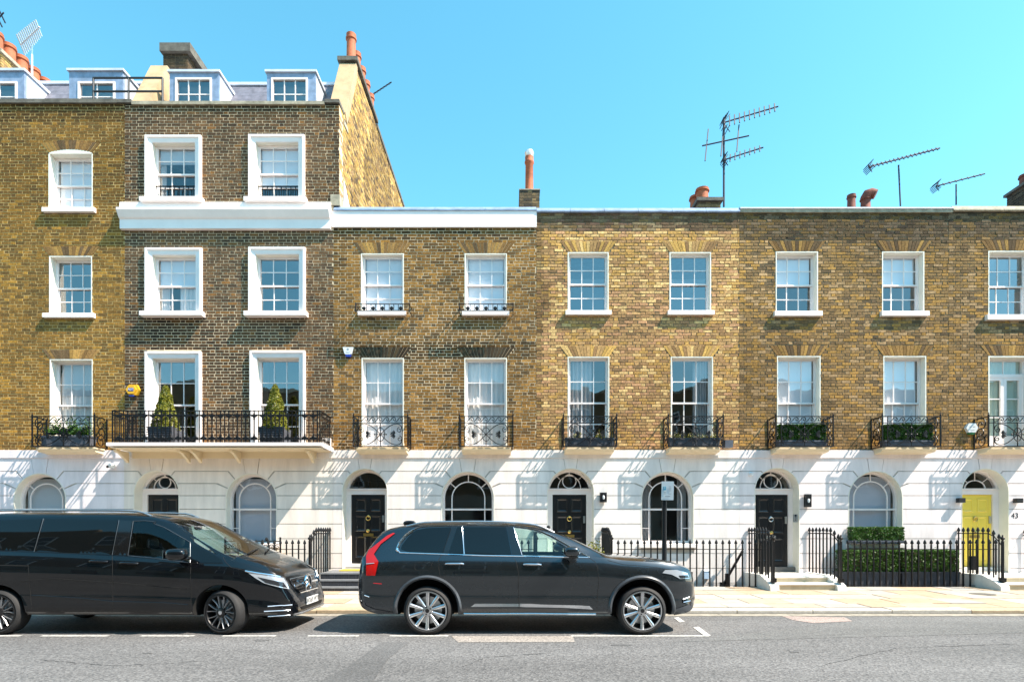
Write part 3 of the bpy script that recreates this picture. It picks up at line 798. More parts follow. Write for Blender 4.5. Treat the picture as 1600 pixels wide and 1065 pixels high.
MID_ARCH = [((.20,.125,.048),3),((.15,.092,.038),2),((.095,.066,.038),2),((.26,.165,.055),1)]

def pots(parent, spots, z, r, h, m, n=14, cowl=False):
    for (x, y, k) in spots:
        MB().lathe([(r*1.0,0),(r*1.0,h*k*.06),(r*.86,h*k*.12),(r*.80,h*k*.80),(r*.98,h*k*.83),(r*.98,h*k*.88),(r*.86,h*k*.90),(r*.90,h*k),(r*.70,h*k),(r*.68,h*k*.8),(0,h*k*.8)], (x, y, z), n).build("chimney_pot", m, parent, smooth=True)
def brick_box(name, parent, x0, x1, y0, y1, z0, z1, pal, faces=("front", "right"), mort='mortar_rough'):
    core = MB().box(x0+.008, x1-.008, y0+.008, y1-.008, z0, z1).build(name, M[mort], parent)
    mb = MB(); mb.col = []
    for face in faces:
        a0, a1 = (x0, x1) if face == "front" else (y0, y1)
        z = z1; k = 0
        while z - CH > z0 - 1e-6:
            a = a0; i = k % 2
            while a < a1 - .03:
                w = min((ST if i % 2 == 0 else HD), a1-a); b = a + w
                if a1 - b < .04: b = a1
                za, zb = z-CH+JT/2, z-JT/2; d = rnd.uniform(-.003, .003)
                if face == "front": vs = [(a,y0+d,za),(b,y0+d,za),(b,y0+d,zb),(a,y0+d,zb),(a,y0+.03,za),(b,y0+.03,za),(b,y0+.03,zb),(a,y0+.03,zb)]
                elif face == "left": vs = [(x0-d,b,za),(x0-d,a,za),(x0-d,a,zb),(x0-d,b,zb),(x0+.03,b,za),(x0+.03,a,za),(x0+.03,a,zb),(x0+.03,b,zb)]
                elif face == "right": vs = [(x1+d,a,za),(x1+d,b,za),(x1+d,b,zb),(x1+d,a,zb),(x1-.03,a,za),(x1-.03,b,za),(x1-.03,b,zb),(x1-.03,a,zb)]
                mb.add(vs, [(0,1,2,3),(4,5,1,0),(5,6,2,1),(6,7,3,2),(7,4,0,3)])
                f = rnd.uniform(.75, 1.25); c = pick(pal, rnd.random()); mb.col += [tuple(q*f for q in c)]*5
                a = b + JT; i += 1
            z -= CH; k += 1
    if mb.v: tag(mb.build("stack_brickwork", M['brick'], core), kind="stuff")
    return core
def dormer(house, px0, px1, pyt, pyb, Yd, wpx, wpy, cols, rows, cheek_m, face_m, depth=1.3, spec=()):
    x0, x1 = PX(px0, Yd), PX(px1, Yd); z0, z1 = PZ(pyb, Yd)-.35, PZ(pyt, Yd)
    a0, a1 = PX(wpx[0], Yd), PX(wpx[1], Yd); b0, b1 = PZ(wpy[1], Yd)-.2, PZ(wpy[0], Yd)
    mb = MB()
    mb.box(x0, a0, Yd, Yd+.08, z0, z1); mb.box(a1, x1, Yd, Yd+.08, z0, z1); mb.box(a0, a1, Yd, Yd+.08, b1, z1); mb.box(a0, a1, Yd, Yd+.08, z0, b0)
    d = mb.build("dormer", face_m, house)
    for (p, q) in ((x0, x0+.05), (x1-.05, x1)):
        MB().prism_x([(Yd+.081,z0),(Yd+.081,z1),(Yd+depth,z1),(Yd+depth,z0)], p, q).build("cheek", cheek_m, d)
    MB().prism_x([(Yd-.05,z1+.001),(Yd-.05,z1+.06),(Yd+depth,z1+.09),(Yd+depth,z1+.001)], x0-.04, x1+.04).build("dormer_roof", M['lead_light'], d)
    mb = MB(); f = .05
    rect_frame(mb, a0, a1, b0, b1, f, Yd-.02, Yd+.06); c0, c1, e0, e1 = a0+f, a1-f, b0+f, b1-f
    for i in range(1, cols): mb.box(c0+(c1-c0)*i/cols-.013, c0+(c1-c0)*i/cols+.013, Yd+.015, Yd+.045, e0, e1)
    for j in range(1, rows): mb.box(c0, c1, Yd+.016, Yd+.044, e0+(e1-e0)*j/rows-.013, e0+(e1-e0)*j/rows+.013)
    w = mb.build("dormer_window", M['white'], d)
    for i in range(cols):
        for j in range(rows):
            MB().add([(c0+(c1-c0)*(i+u)/cols, Yd+.03, e0+(e1-e0)*(j+v)/rows) for u, v in ((0,0),(1,0),(1,1),(0,1))], [(0,1,2,3)]).build("pane", M['glass'], d)
    MB().box(a0, a1, Yd+.25, Yd+.27, b0, b1-(b1-b0)*.05).build("blind", M['blind_grey'], d)
    return d
def window_holes(ws): return [(w[0], w[1], w[2], w[3]) for w in ws]

def terrace_house(name, label, key, px0, px1, top, mortar, rough, wins, openings, stucco, tint, arch_pal, focus, mort_y=0.002, arch_h=17, regions=None, arches=True, floors=(700, 540)):
    x0, x1 = FX(px0), FX(px1)
    H = thing(name, label, "house", ((x0+x1)/2, D, pave_z(14)), "terraced houses")
    zt = FZ(top); za = FZ(703)
    blocks = []; holes = []
    for w in wins:
        blocks.append((w['x0'], w['x1'], w['z0'], w['z1'], 0)); holes.append((w['x0'], w['x1'], w['z0'], w['z1']))
        if w.get('sur'):
            s = w['sur']; blocks[-1] = (s[0]+.02, s[1]-.02, s[2], s[3]-.01, 0)
        if arches and w.get('arch', True):
            h = arch_h/62.0; sp = 0.20
            blocks.append((w['x0'], w['x1'], w['z1']-.0, w['z1']+h-.02, sp))
    wall_backing(H, x0, x1, za, zt, holes, M[mortar], y=D+mort_y)
    for (ra, rb, rz0, rz1, nn) in (regions or [(x0, x1, za, zt, 300)]):
        lay_bricks(H, ra, rb, rz0, rz1, blocks, PAL[key], tint, 0, rough, focus, nn)
    for w in wins:
        if arches and w.get('arch', True):
            flat_arch(H, w['x0'], w['x1'], w['z1']+.003, arch_h/62.0-.006, .20, 15, arch_pal if not w.get('pal') else w['pal'], tint, w.get('ha', 0)*0.8)
    stucco_floor(H, x0, x1, openings, stucco)
    interior(H, x0, x1, [FZ(p) for p in floors] + [FZ(886)], zt-.3)
    return H
def W(p0, p1, t, b, **k):
    d = dict(x0=FX(p0), x1=FX(p1), z1=FZ(t), z0=FZ(b)); d.update(k); return d
def SILL(p0, p1, t, b): return (FX(p0), FX(p1), FZ(b), FZ(t))
def O(cx, r, top, zb): rr = r/62.0; return (FX(cx), rr, FZ(top)-rr, zb)
ZW = FZ(848)

# ---------------------------------------------------------------- house A (far left)
wA = [W(76,145,239,326, ha=.10), W(77,144,400,490), W(78,145,561,699),
      W(-78,-9,239,326, ha=.10), W(-78,-9,400,490), W(-78,-9,561,699)]
oA = [O(-90,35.5,734,.55), O(63.7,41,739,ZW)]
HA = terrace_house("terraced_house", "tall yellow brick house cut off by the left edge of the picture", 'A', -115, 195, 163, 'mortar_yellow', .0022, wA, oA, M['stuccoA'], tint_A, MID_ARCH, (FX(140), FZ(640)), mort_y=-.0005, arch_h=15, floors=(706,545,375))
for i, w in enumerate(wA):
    lower = w['z0'] < FZ(600)
    sash(HA, w['x0'], w['x1'], w['z0'], w['z1'], .19, .5, (2,2), 3,
         ([('blind',0,1,'blind')], [('left',.3,'curtain'),('blind',.8,1,'blind_grey')], [('sheer','curtain'),('blind',.62,1,'blind_grey')])[i % 3],
         sill=None if lower else (w['x0']-.1, w['x1']+.09, w['z0']-.12, w['z0']), head_arch=.10 if i % 3 == 0 else 0, glass='glass' if i % 3 == 1 else 'glass_low')
arched_window(HA, *oA[1], M['reveal'], [('blind',.0,1,'blind_grey')], radial=(40, 140))
front_door(HA, *oA[0], M['reveal'], M['door_black'])
zc = FZ(163)
MB().box(FX(-115), FX(184), D-.06, D+.35, zc-.0, zc+.10).build("coping", M['dark_stone'], HA)
for i, py in enumerate(range(9)):
    pass
def mansard(H, xa, xb, z0, yb0):
    mb = MB()
    for i in range(14):
        y = yb0 + i*.095; z = z0 + i*.168
        mb.prism_x([(y, z), (y-.012, z+.004), (y+.095, z+.19), (y+.11, z+.175)], xa, xb)
    mb.prism_x([(yb0+.05,z0-.4),(yb0+1.40,z0+2.32),(yb0+7,z0+2.4),(yb0+7,z0-.4)], xa, xb)
    tag(mb.build("slate_roof", M['slate'], H), kind="stuff")
    MB().box(xa, xb, yb0+1.26, yb0+1.55, z0+2.34, z0+2.42).build("roof_flashing", M['lead_light'], H)
    MB().box(xa, xb, D+.33, yb0+.2, z0-.5, z0-.4).build("parapet_gutter", M['lead'], H)
mansard(HA, FX(-115), FX(192), FZ(163)-.3, D+.75)
dormer(HA, -46, 38, 112, 162, 15.9, (-30, 27), (128, 162), 2, 2, M['lead_light'], M['lead'])
dormer(HA, 108, 192, 112, 162, 15.9, (122, 180), (128, 162), 2, 2, M['lead_light'], M['lead'])
# chimney of the left neighbour, running back from the front
Xc = PX(2, 17.2)
st_ = brick_box("chimney_stack", HA, Xc-.9, Xc, 17.2, 19.4, 12.5, PZ(84, 17.2), [((.42,.30,.12),2),((.34,.24,.11),2),((.2,.15,.09),1)], ("front","right"))
MB().box(Xc-.97, Xc+.07, 17.12, 19.5, PZ(84,17.2)+.0, PZ(84,17.2)+.10).build("stack_cap", M['stone'], st_)
pots(st_, [(Xc-.28, 17.35+i*.45, 1) for i in range(5)], PZ(84,17.2)+.1, .20, .62, M['terracotta'])

# ---------------------------------------------------------------- house B (tall brown house)
sB = [(229,316,214,313),(390,477,213,313),(229,317,389,490),(390,478,388,490),(229,316,550,703),(392,478,549,703)]
wB = []
for (a, b, t, bt) in sB:
    wB.append(W(a+9, b-9, t+9, bt-1, sur=(FX(a), FX(b), FZ(bt), FZ(t)), arch=False))
oB = [O(245.5,35.5,734.6,.55), O(393.5,40,739,ZW)]
xB1 = FX(530)
regB = [(FX(195), FX(521), FZ(703), FZ(360), 300), (FX(195), xB1, FZ(318), FZ(165), 0)]
HB = terrace_house("terraced_house", "tall dark brown brick house with white framed windows and a long iron balcony", 'B', 195, 521, 165, 'mortar_grey', .0018, wB, oB, M['stuccoB'], tint_B, MID_ARCH, (FX(340), FZ(600)), mort_y=-.0005, regions=regB, arches=False, floors=(700,540,375))
MB().box(FX(521), xB1, D, D+.33, FZ(322), FZ(165)).build("mortar_wall", M['mortar_grey'], HB)
specB = [[('blind',.72,1,'blind_grey'),('left',.16,'curtain')], [('blind',.30,1,'blind')], [('blind',.5,1,'blind'),('left',.25,'curtain'),('right',.5,'curtain')], [('blind',.78,1,'blind_grey'),('left',.18,'wood'),('right',.0,'wood')], [('blind',.76,1,'blind'),('left',.2,'curtain_dark')], [('left',.15,'curtain')]]
for i, w in enumerate(wB):
    win = sash(HB, w['x0'], w['x1'], w['z0'], w['z1'], .115, .5, (2,2), 3, specB[i][:1] if i == 3 else specB[i], lining=.02,
               sill=None if i > 3 else (FX(sB[i][0]-4), FX(sB[i][1]+4), FZ(320 if i < 2 else 496.5), FZ(312.5 if i < 2 else 489)), sill_p=.20, glass='glass_mid' if i < 3 else 'glass')
    surround(win, *w['sur'])
    if i > 3: MB().box(w['x0']-.19, w['x1']+.19, D-.11, D+.3, FZ(703), FZ(697)).build("step_sill", M['white'], win)
    if i < 2:                                            # safety bar across the top windows
        mb = MB(); xa, xb = w['x0']+.02, w['x1']-.02; za = w['z0']+.03
        for z in (za, za+.37): mb.box(xa, xb, D+.10, D+.125, z-.011, z+.011)
        k = 9
        for j in range(k+1): mb.box(xa+(xb-xa)*j/k-.008, xa+(xb-xa)*j/k+.008, D+.104, D+.121, za+.0111, za+.3589)
        mb.build("window_guard", M['iron'], win)
arched_window(HB, *oB[1], M['reveal'], [('blind',0,1,'blind_blue')], radial=(45, 135))
front_door(HB, *oB[0], M['reveal'], M['door_black'])
# cornice below the top storey
MB().prism_x([(D-.02,FZ(360.5)),(D-.10,FZ(360)),(D-.10,FZ(346)),(D-.15,FZ(344)),(D-.24,FZ(335)),(D-.24,FZ(331.5)),(D-.12,FZ(330)),(D-.10,FZ(319)),(D+.0,FZ(318)),(D+.05,FZ(360.5))], FX(191), FX(518)).build("cornice", M['white'], HB)
# parapet coping with raised ends
zc = FZ(160)
MB().box(FX(207), FX(508), D-.05, D+.36, zc-.08, zc).build("coping", M['stone'], HB)
for a, b in ((182,206.8),(508.2,531)): MB().box(FX(a), FX(b), D-.055, D+.40, zc-.04, zc+.045).build("coping", M['dark_stone'], HB)
MB().box(xB1-.4, xB1+.02, D+.40, D+.75, zc-.28, zc-.16).build("coping", M['stone'], HB)
mansard(HB, FX(197), xB1-.45, FZ(165)-.3, D+.75)
dormer(HB, 265, 342, 114, 158, 15.9, (274, 331), (122, 160), 3, 2, M['lead_light'], M['lead'])
dormer(HB, 417, 493, 114, 158, 15.9, (424, 481), (122, 160), 3, 2, M['lead_light'], M['lead'])
# party wall to the right: gable seen above the lower neighbour
ztg = 14.55
prof = [(D+.34, 9.3), (D+.34, 12.2), (15.45, 12.35), (16.5, 14.42), (24.6, ztg), (24.6, 9.3)]
gable = MB().prism_x(prof, xB1-.42, xB1-.008).build("gable_wall", M['mortar_yellow'], HB)
mb = MB(); mb.col = []
def prof_top(y):
    for (a, za), (b, zb) in zip(prof[1:5], prof[2:5]):
        if a <= y <= b: return za + (zb-za)*(y-a)/(b-a)
    return 9.3
pg = [((.42,.30,.10),3),((.36,.25,.11),3),((.25,.18,.10),2),((.13,.10,.07),1.2),((.46,.36,.17),2)]
z = 9.35; k = 0
while z < ztg:
    y = D + .01; i = k % 2
    while y < 24.5:
        w = ST if i % 2 == 0 else HD; b = y + w
        if prof_top(max(b, D+.35)) > z + CH - .02 and prof_top(max(y, D+.35)) > z + CH - .02 or b < D+.36 and z < FZ(168):
            d = rnd.uniform(-.004, .004); x = xB1
            za, zb = z+JT/2, z+CH-JT/2
            mb.add([(x+d,y,za),(x+d,b,za),(x+d,b,zb),(x+d,y,zb),(x-.03,y,za),(x-.03,b,za),(x-.03,b,zb),(x-.03,y,zb)], [(0,1,2,3),(4,5,1,0),(5,6,2,1),(6,7,3,2),(7,4,0,3)])
            f = rnd.uniform(.7, 1.25) * (1 - .45*max(0, nz(y, z, .5, 3.3))) * (.6 if nz(y, z, .35, 8) > .18 else 1); c = pick(pg, rnd.random()); mb.col += [tuple(q*f for q in c)]*5
        y = b + JT; i += 1
    z += CH; k += 1
tag(mb.build("gable_brickwork", M['brick'], gable), kind="stuff")
MB().prism_x([(15.40,12.37),(16.48,14.50),(16.62,14.50),(16.62,14.2),(15.6,12.2)], xB1-.45, xB1+.012).build("raking_coping", M['render_buff'], gable)
MB().box(xB1-.50, xB1+.06, 16.42, 19.0, 14.55, 14.66).build("stack_cap", M['dark_stone'], gable)
MB().box(xB1-.47, xB1+.03, 19.05, 24.7, 14.46, 14.58).build("wall_coping", M['dark_stone'], gable)
MB().prism_x([(D+.34, 9.5), (D+.34, FZ(270)), (16.55, 9.5)], xB1+.012, xB1+.03).build("roof_flashing", M['plastic_white'], gable)
MB().box(FX(517), FX(531.5), D-.04, D+.3, FZ(322), FZ(305)).build("corbel_stone", M['stone'], gable)
pots(gable, [(xB1-.20, 16.75+i*.55, 1 if i == 0 else .9) for i in range(5)], 14.66, .155, .85, M['terracotta'])
# party wall between A and B with its own stack
xM = PX(262, 16.5)
pw = MB().prism_x([(D+.34, 11.5), (D+.34, 12.1), (15.45, 12.3), (16.5, 14.35), (20, 14.4), (20, 11.5)], xM-.42, xM).build("party_wall", M['render_buff'], HB)
MB().prism_x([(15.38,12.33),(16.46,14.42),(16.6,14.42),(16.6,14.1),(15.6,12.2)], xM-.45, xM+.01).build("raking_coping", M['render_buff'], pw)
st2 = brick_box("chimney_stack", HB, PX(255,17.2), PX(293,17.2), 17.2, 20.0, 14.0, PZ(84,17.2), [((.045,.038,.03),3),((.08,.06,.04),2)], ("front","right"))
MB().box(PX(249,17.1), PX(297,17.1), 17.1, 20.1, PZ(84,17.2), PZ(71,17.2)).build("stack_cap", M['dark_stone'], st2)

# ---------------------------------------------------------------- house C
wC = [W(564,631,396,487), W(726,792,396,487), W(565,631,559,697.5, pal=DARK_ARCH), W(725.5,792,559,697.5, pal=DARK_ARCH)]
oC = [O(570.5,35.3,731.5,.64), O(731,41.7,735.8,ZW)]
HC = terrace_house("terraced_house", "low brown brick house with a plain white band under its roofline", 'C', 521, 838, 356, 'mortar_grey', .0022, wC, oC, M['stuccoC'], tint_C, MID_ARCH, (FX(680), FZ(560)), mort_y=-.0005)
for i, w in enumerate(wC):
    sash(HC, w['x0'], w['x1'], w['z0'], w['z1'], .11, .5, (2,2), 3, ([('blind',0,1,'blind')], [('blind',0,1,'blind')], [('sheer','curtain'),('blind',0,.26,'blind')], [('sheer','curtain')])[i],
         sill=None if i > 1 else (w['x0']-.06, w['x1']+.06, FZ(494), FZ(486.5)), glass='glass_low')
arched_window(HC, *oC[1], M['reveal'], [('slats',0,.30)])
front_door(HC, *oC[0], M['reveal'], M['door_black'], fan='plain')
MB().box(FX(519), FX(838.5), D-.05, D+.33, FZ(356), FZ(331)).build("parapet_band", M['white'], HC)

# ---------------------------------------------------------------- house D
wD = [W(887,951,394,487), W(1046,1111,394,487), W(887,952,557,697.5), W(1048,1114,557,697.5)]
oD = [O(891.6,36.7,731,.58), O(1042.5,41.5,736,ZW)]

HDh = terrace_house("terraced_house", "low pale yellow brick house behind the grey car", 'D', 838, 1155, 333, 'mortar_rough', .0045, wD, oD, M['stuccoD'], tint_D, PALE_ARCH, (FX(1000), FZ(600)), mort_y=.006)
for i, w in enumerate(wD):
    sash(HDh, w['x0'], w['x1'], w['z0'], w['z1'], .11, .5, (2,2), 3, ([('blind',.5,.62,'blind_grey')], [('blind',.5,.62,'blind_grey')], [('left',.62,'curtain_dark')], [('right',.40,'curtain_dark')])[i],
         sill=None if i > 1 else (w['x0']-.06, w['x1']+.06, FZ(493), FZ(486)), glass='glass' if i < 2 else 'glass_mid')
arched_window(HDh, *oD[1], M['reveal'], [('left',.22,'curtain_dark'),('right',.22,'curtain_dark')])
front_door(HDh, *oD[0], M['reveal'], M['door_black'])

# ---------------------------------------------------------------- house E
wE = [W(1212,1278,393,488), W(1378,1444,393,488), W(1214,1282,556,697.5), W(1380,1447,556,697.5)]
oE = [O(1213.5,35,730.3,.54), O(1367,42.5,735,ZW)]
HE = terrace_house("terraced_house", "low mottled brown brick house with hedge boxes in front", 'E', 1155, 1482, 333, 'mortar_rough', .0045, wE, oE, M['stuccoE'], tint_E, MID_ARCH, (FX(1330), FZ(600)), mort_y=.005)
for i, w in enumerate(wE):
    sash(HE, w['x0'], w['x1'], w['z0'], w['z1'], .17, .5, (2,2), 3, ([('blind',.5,1,'blind')], [('blind',.5,1,'blind')], [('blind',0,1,'blind')], [('blind',0,1,'blind')])[i],
         sill=None if i > 1 else (w['x0']-.06, w['x1']+.07, FZ(495), FZ(487)), glass='glass_mid')
arched_window(HE, *oE[1], M['reveal'], [('blind',0,1,'blind_blue')])
front_door(HE, *oE[0], M['reveal'], M['door_black'], knocker='steel')

# ---------------------------------------------------------------- house F (far right)
wF = [W(1544,1612,392,493), W(1710,1776,392,493), W(1544,1612,556,697.5), W(1710,1776,556,697.5)]
oF = [O(1538,37,731.5,.56), O(1692,42,735,ZW)]
HF = terrace_house("terraced_house", "low brown brick house with the yellow front door at the right edge", 'E', 1482, 1800, 333, 'mortar_rough', .0045, wF, oF, M['stuccoE'], tint_E, MID_ARCH, (FX(1530), FZ(600)), mort_y=.005)
for i, w in enumerate(wF):
    if i == 2:                                            # french doors with a top light
        x0, x1, z0, z1 = w['x0'], w['x1'], w['z0'], w['z1']; y = D+.17
        mb = MB(); rect_frame(mb, x0+.03, x1-.03, z0, z1-.03, .05, y, y+.1)
        zt_ = FZ(584); mb.box(x0+.08, x1-.08, y, y+.1, zt_-.04, zt_+.04); xm = (x0+x1)/2
        panes = []
        mb.box(xm-.012, xm+.012, y+.03, y+.06, zt_+.04, z1-.08)
        for a, b in ((x0+.08, xm-.002), (xm+.002, x1-.08)):
            rect_frame(mb, a, b, z0+.05, zt_-.04, .075, y+.02, y+.07, wb=.25)
            for j in (1, 2): zz = z0+.3+(zt_-.115-z0-.3)*j/3; mb.box(a+.075, b-.075, y+.03, y+.06, zz-.012, zz+.012)
            for j in range(3): h = (zt_-.115-z0-.3)/3; panes.append((a+.07, b-.07, z0+.3+h*j+.01, z0+.3+h*(j+1)-.01))
            panes.append((a, b, zt_+.04, z1-.08))
        win = mb.build("french_window", M['white'], HF)
        for p in panes: MB().add([(p[0],y+.045,p[2]),(p[1],y+.045,p[2]),(p[1],y+.045,p[3]),(p[0],y+.045,p[3])], [(0,1,2,3)]).build("pane", M['glass_low'], win)
        mb = MB(); mb.box(x0, x0+.03, D-.007, y+.05, z0, z1); mb.box(x1-.03, x1, D-.007, y+.05, z0, z1); mb.box(x0+.03, x1-.03, D-.007, y+.05, z1-.03, z1); mb.build("reveal_lining", M['reveal'], win)
        dress(win, x0+.05, x1-.05, z0, z1-.05, y+.09, [('sheer','curtain_green')])
    else:
        sash(HF, w['x0'], w['x1'], w['z0'], w['z1'], .17, .5, (2,2), 3, [('blind',.8,1,'blind')],
             sill=None if i > 1 else (w['x0']-.09, w['x1']+.09, FZ(501), FZ(492.5)))
arched_window(HF, *oF[1], M['reveal'], [('blind',0,1,'blind')])
front_door(HF, *oF[0], M['reveal'], M['door_yellow'], fan='sun', rec=.27)

# copings and roofs of the low houses
def lead_coping(H, pa, pb, t, b, m, n):
    for i in range(n):
        a, c = FX(pa+(pb-pa)*i/n), FX(pa+(pb-pa)*(i+1)/n)
        MB().prism_x([(D-.075,FZ(b)),(D-.075,FZ(b-2)),(D+.0,FZ(t)),(D+.40,FZ(t)),(D+.40,FZ(b))], a+.004, c-.004).build("coping_sheet", m, H)
lead_coping(HC, 522, 838, 323.5, 331, M['lead'], 4)
lead_coping(HDh, 838, 1155, 325, 333, M['lead'], 6)
lead_coping(HE, 1155, 1487, 323.5, 328, M['lead_light'], 4)
MB().box(FX(1155), FX(1487), D-.05, D+.33, FZ(333), FZ(328.2)).build("coping_stone", M['stone'], HE)
lead_coping(HF, 1487, 1800, 322, 331, M['stone'], 4)
for H, a, b in ((HC,524,836),(HDh,840,1153),(HE,1157,1480),(HF,1484,1798)):
    MB().box(FX(a), FX(b), D+.33, D+9.5, FZ(340)-.45, FZ(340)-.25).build("roof", M['slate'], H)
    MB().box(FX(a), FX(b), D+9.5, D+9.8, -1.0, FZ(340)-.2).build("rear_wall", M['mortar_rough'], H)
for H, a, b in ((HA,-113,193),(HB,197,519)):
    MB().box(FX(a), FX(b), D+9.5, D+9.8, -1.0, FZ(200)).build("rear_wall", M['mortar_rough'], H)

# stacks on the low houses
Yc = 16.6
stC = brick_box("chimney_stack", HC, PX(812,Yc), PX(843,Yc), Yc, Yc+1.6, 8.8, PZ(297,Yc), [((.10,.08,.055),3),((.16,.12,.07),2),((.05,.045,.04),2)], ("front","right"))
MB().box(PX(811,Yc), PX(844,Yc), Yc-.02, Yc+1.62, PZ(297,Yc), PZ(295.5,Yc)).build("stack_cap", M['stone'], stC)
pots(stC, [(PX(827,Yc+.25), Yc+.25, 1)], PZ(295.5,Yc), .135, PZ(237,Yc)-PZ(295.5,Yc), M['terracotta'])
zz = PZ(237,Yc)
cw = MB(); cw.lathe([(.07,-.03),(.10,.0),(.125,.06),(.135,.11),(.11,.17),(.05,.205),(0,.21)], (PX(827,Yc+.25),Yc+.25,zz), 16); cw.build("chimney_cowl", M['alu'], stC, smooth=True, angle=20)
Yc = 16.9
capz = PZ(315,Yc)
brick = brick_box("chimney_stack", HDh, PX(1091,Yc), PX(1126,Yc), Yc, Yc+3.2, 8.8, capz, [((.10,.08,.055),3),((.16,.12,.07),2)], ("front","right"))
MB().box(PX(1088,Yc), PX(1129,Yc), Yc-.08, Yc+3.3, capz, capz+.09).build("stack_cap", M['dark_stone'], brick)
pots(brick, [(PX(1098,Yc+.3),Yc+.35,1),(PX(1110,Yc+.3)-.28,Yc+.75,1)], capz+.09, .21, .46, M['terracotta'])
pots(brick, [(PX(1088,Yc+2.2),Yc+2.0,.95),(PX(1077,Yc+2.6),Yc+2.7,.75)], capz+.05, .2, .42, M['terracotta_dark'])
Yc = 17.2
brick = brick_box("chimney_stack", HE, PX(1330,Yc), PX(1380,Yc), Yc, Yc+1.5, 8.8, PZ(323,Yc), [((.10,.08,.055),3)], ("front",))
pots(brick, [(PX(1339.5,Yc),Yc+.3,1)], PZ(323,Yc), .135, PZ(296,Yc)-PZ(323,Yc), M['terracotta_dark'])
pots(brick, [(PX(1362,Yc),Yc+.3,.85)], PZ(323,Yc), .16, PZ(296,Yc)-PZ(323,Yc), M['terracotta_dark'])
mb = MB(); zz = PZ(303,Yc); xx = PX(1362,Yc); mb.tube([(xx,Yc+.3,zz-.05),(xx,Yc+.3,zz+.05),(xx+.05,Yc+.28,zz+.14),(xx+.14,Yc+.25,zz+.16),(xx+.24,Yc+.2,zz+.10)], .14, 12, radii=[.12,.14,.15,.14,.13]); mb.build("hooded_cowl", M['terracotta_dark'], brick, smooth=True)
pots(brick, [(PX(1350,Yc)-.05,Yc+1.2,.6)], PZ(323,Yc), .15, .42, M['terracotta_dark'])
xL = PX(1573, 17.8)
brick = brick_box("chimney_stack", HF, xL, xL+.95, 16.2, 17.8, 8.8, PZ(308,17.8), [((.040,.034,.032),3),((.065,.052,.043),2)], ("front","left"))
MB().box(xL-.06, xL+1.01, 16.12, 17.86, PZ(308,17.8), PZ(304,17.8)).build("stack_cap", M['dark_stone'], brick)
pots(brick, [(xL+.3, 16.5+i*.5, 1) for i in range(3)], PZ(304,17.8), .18, .40, M['terracotta_dark'])
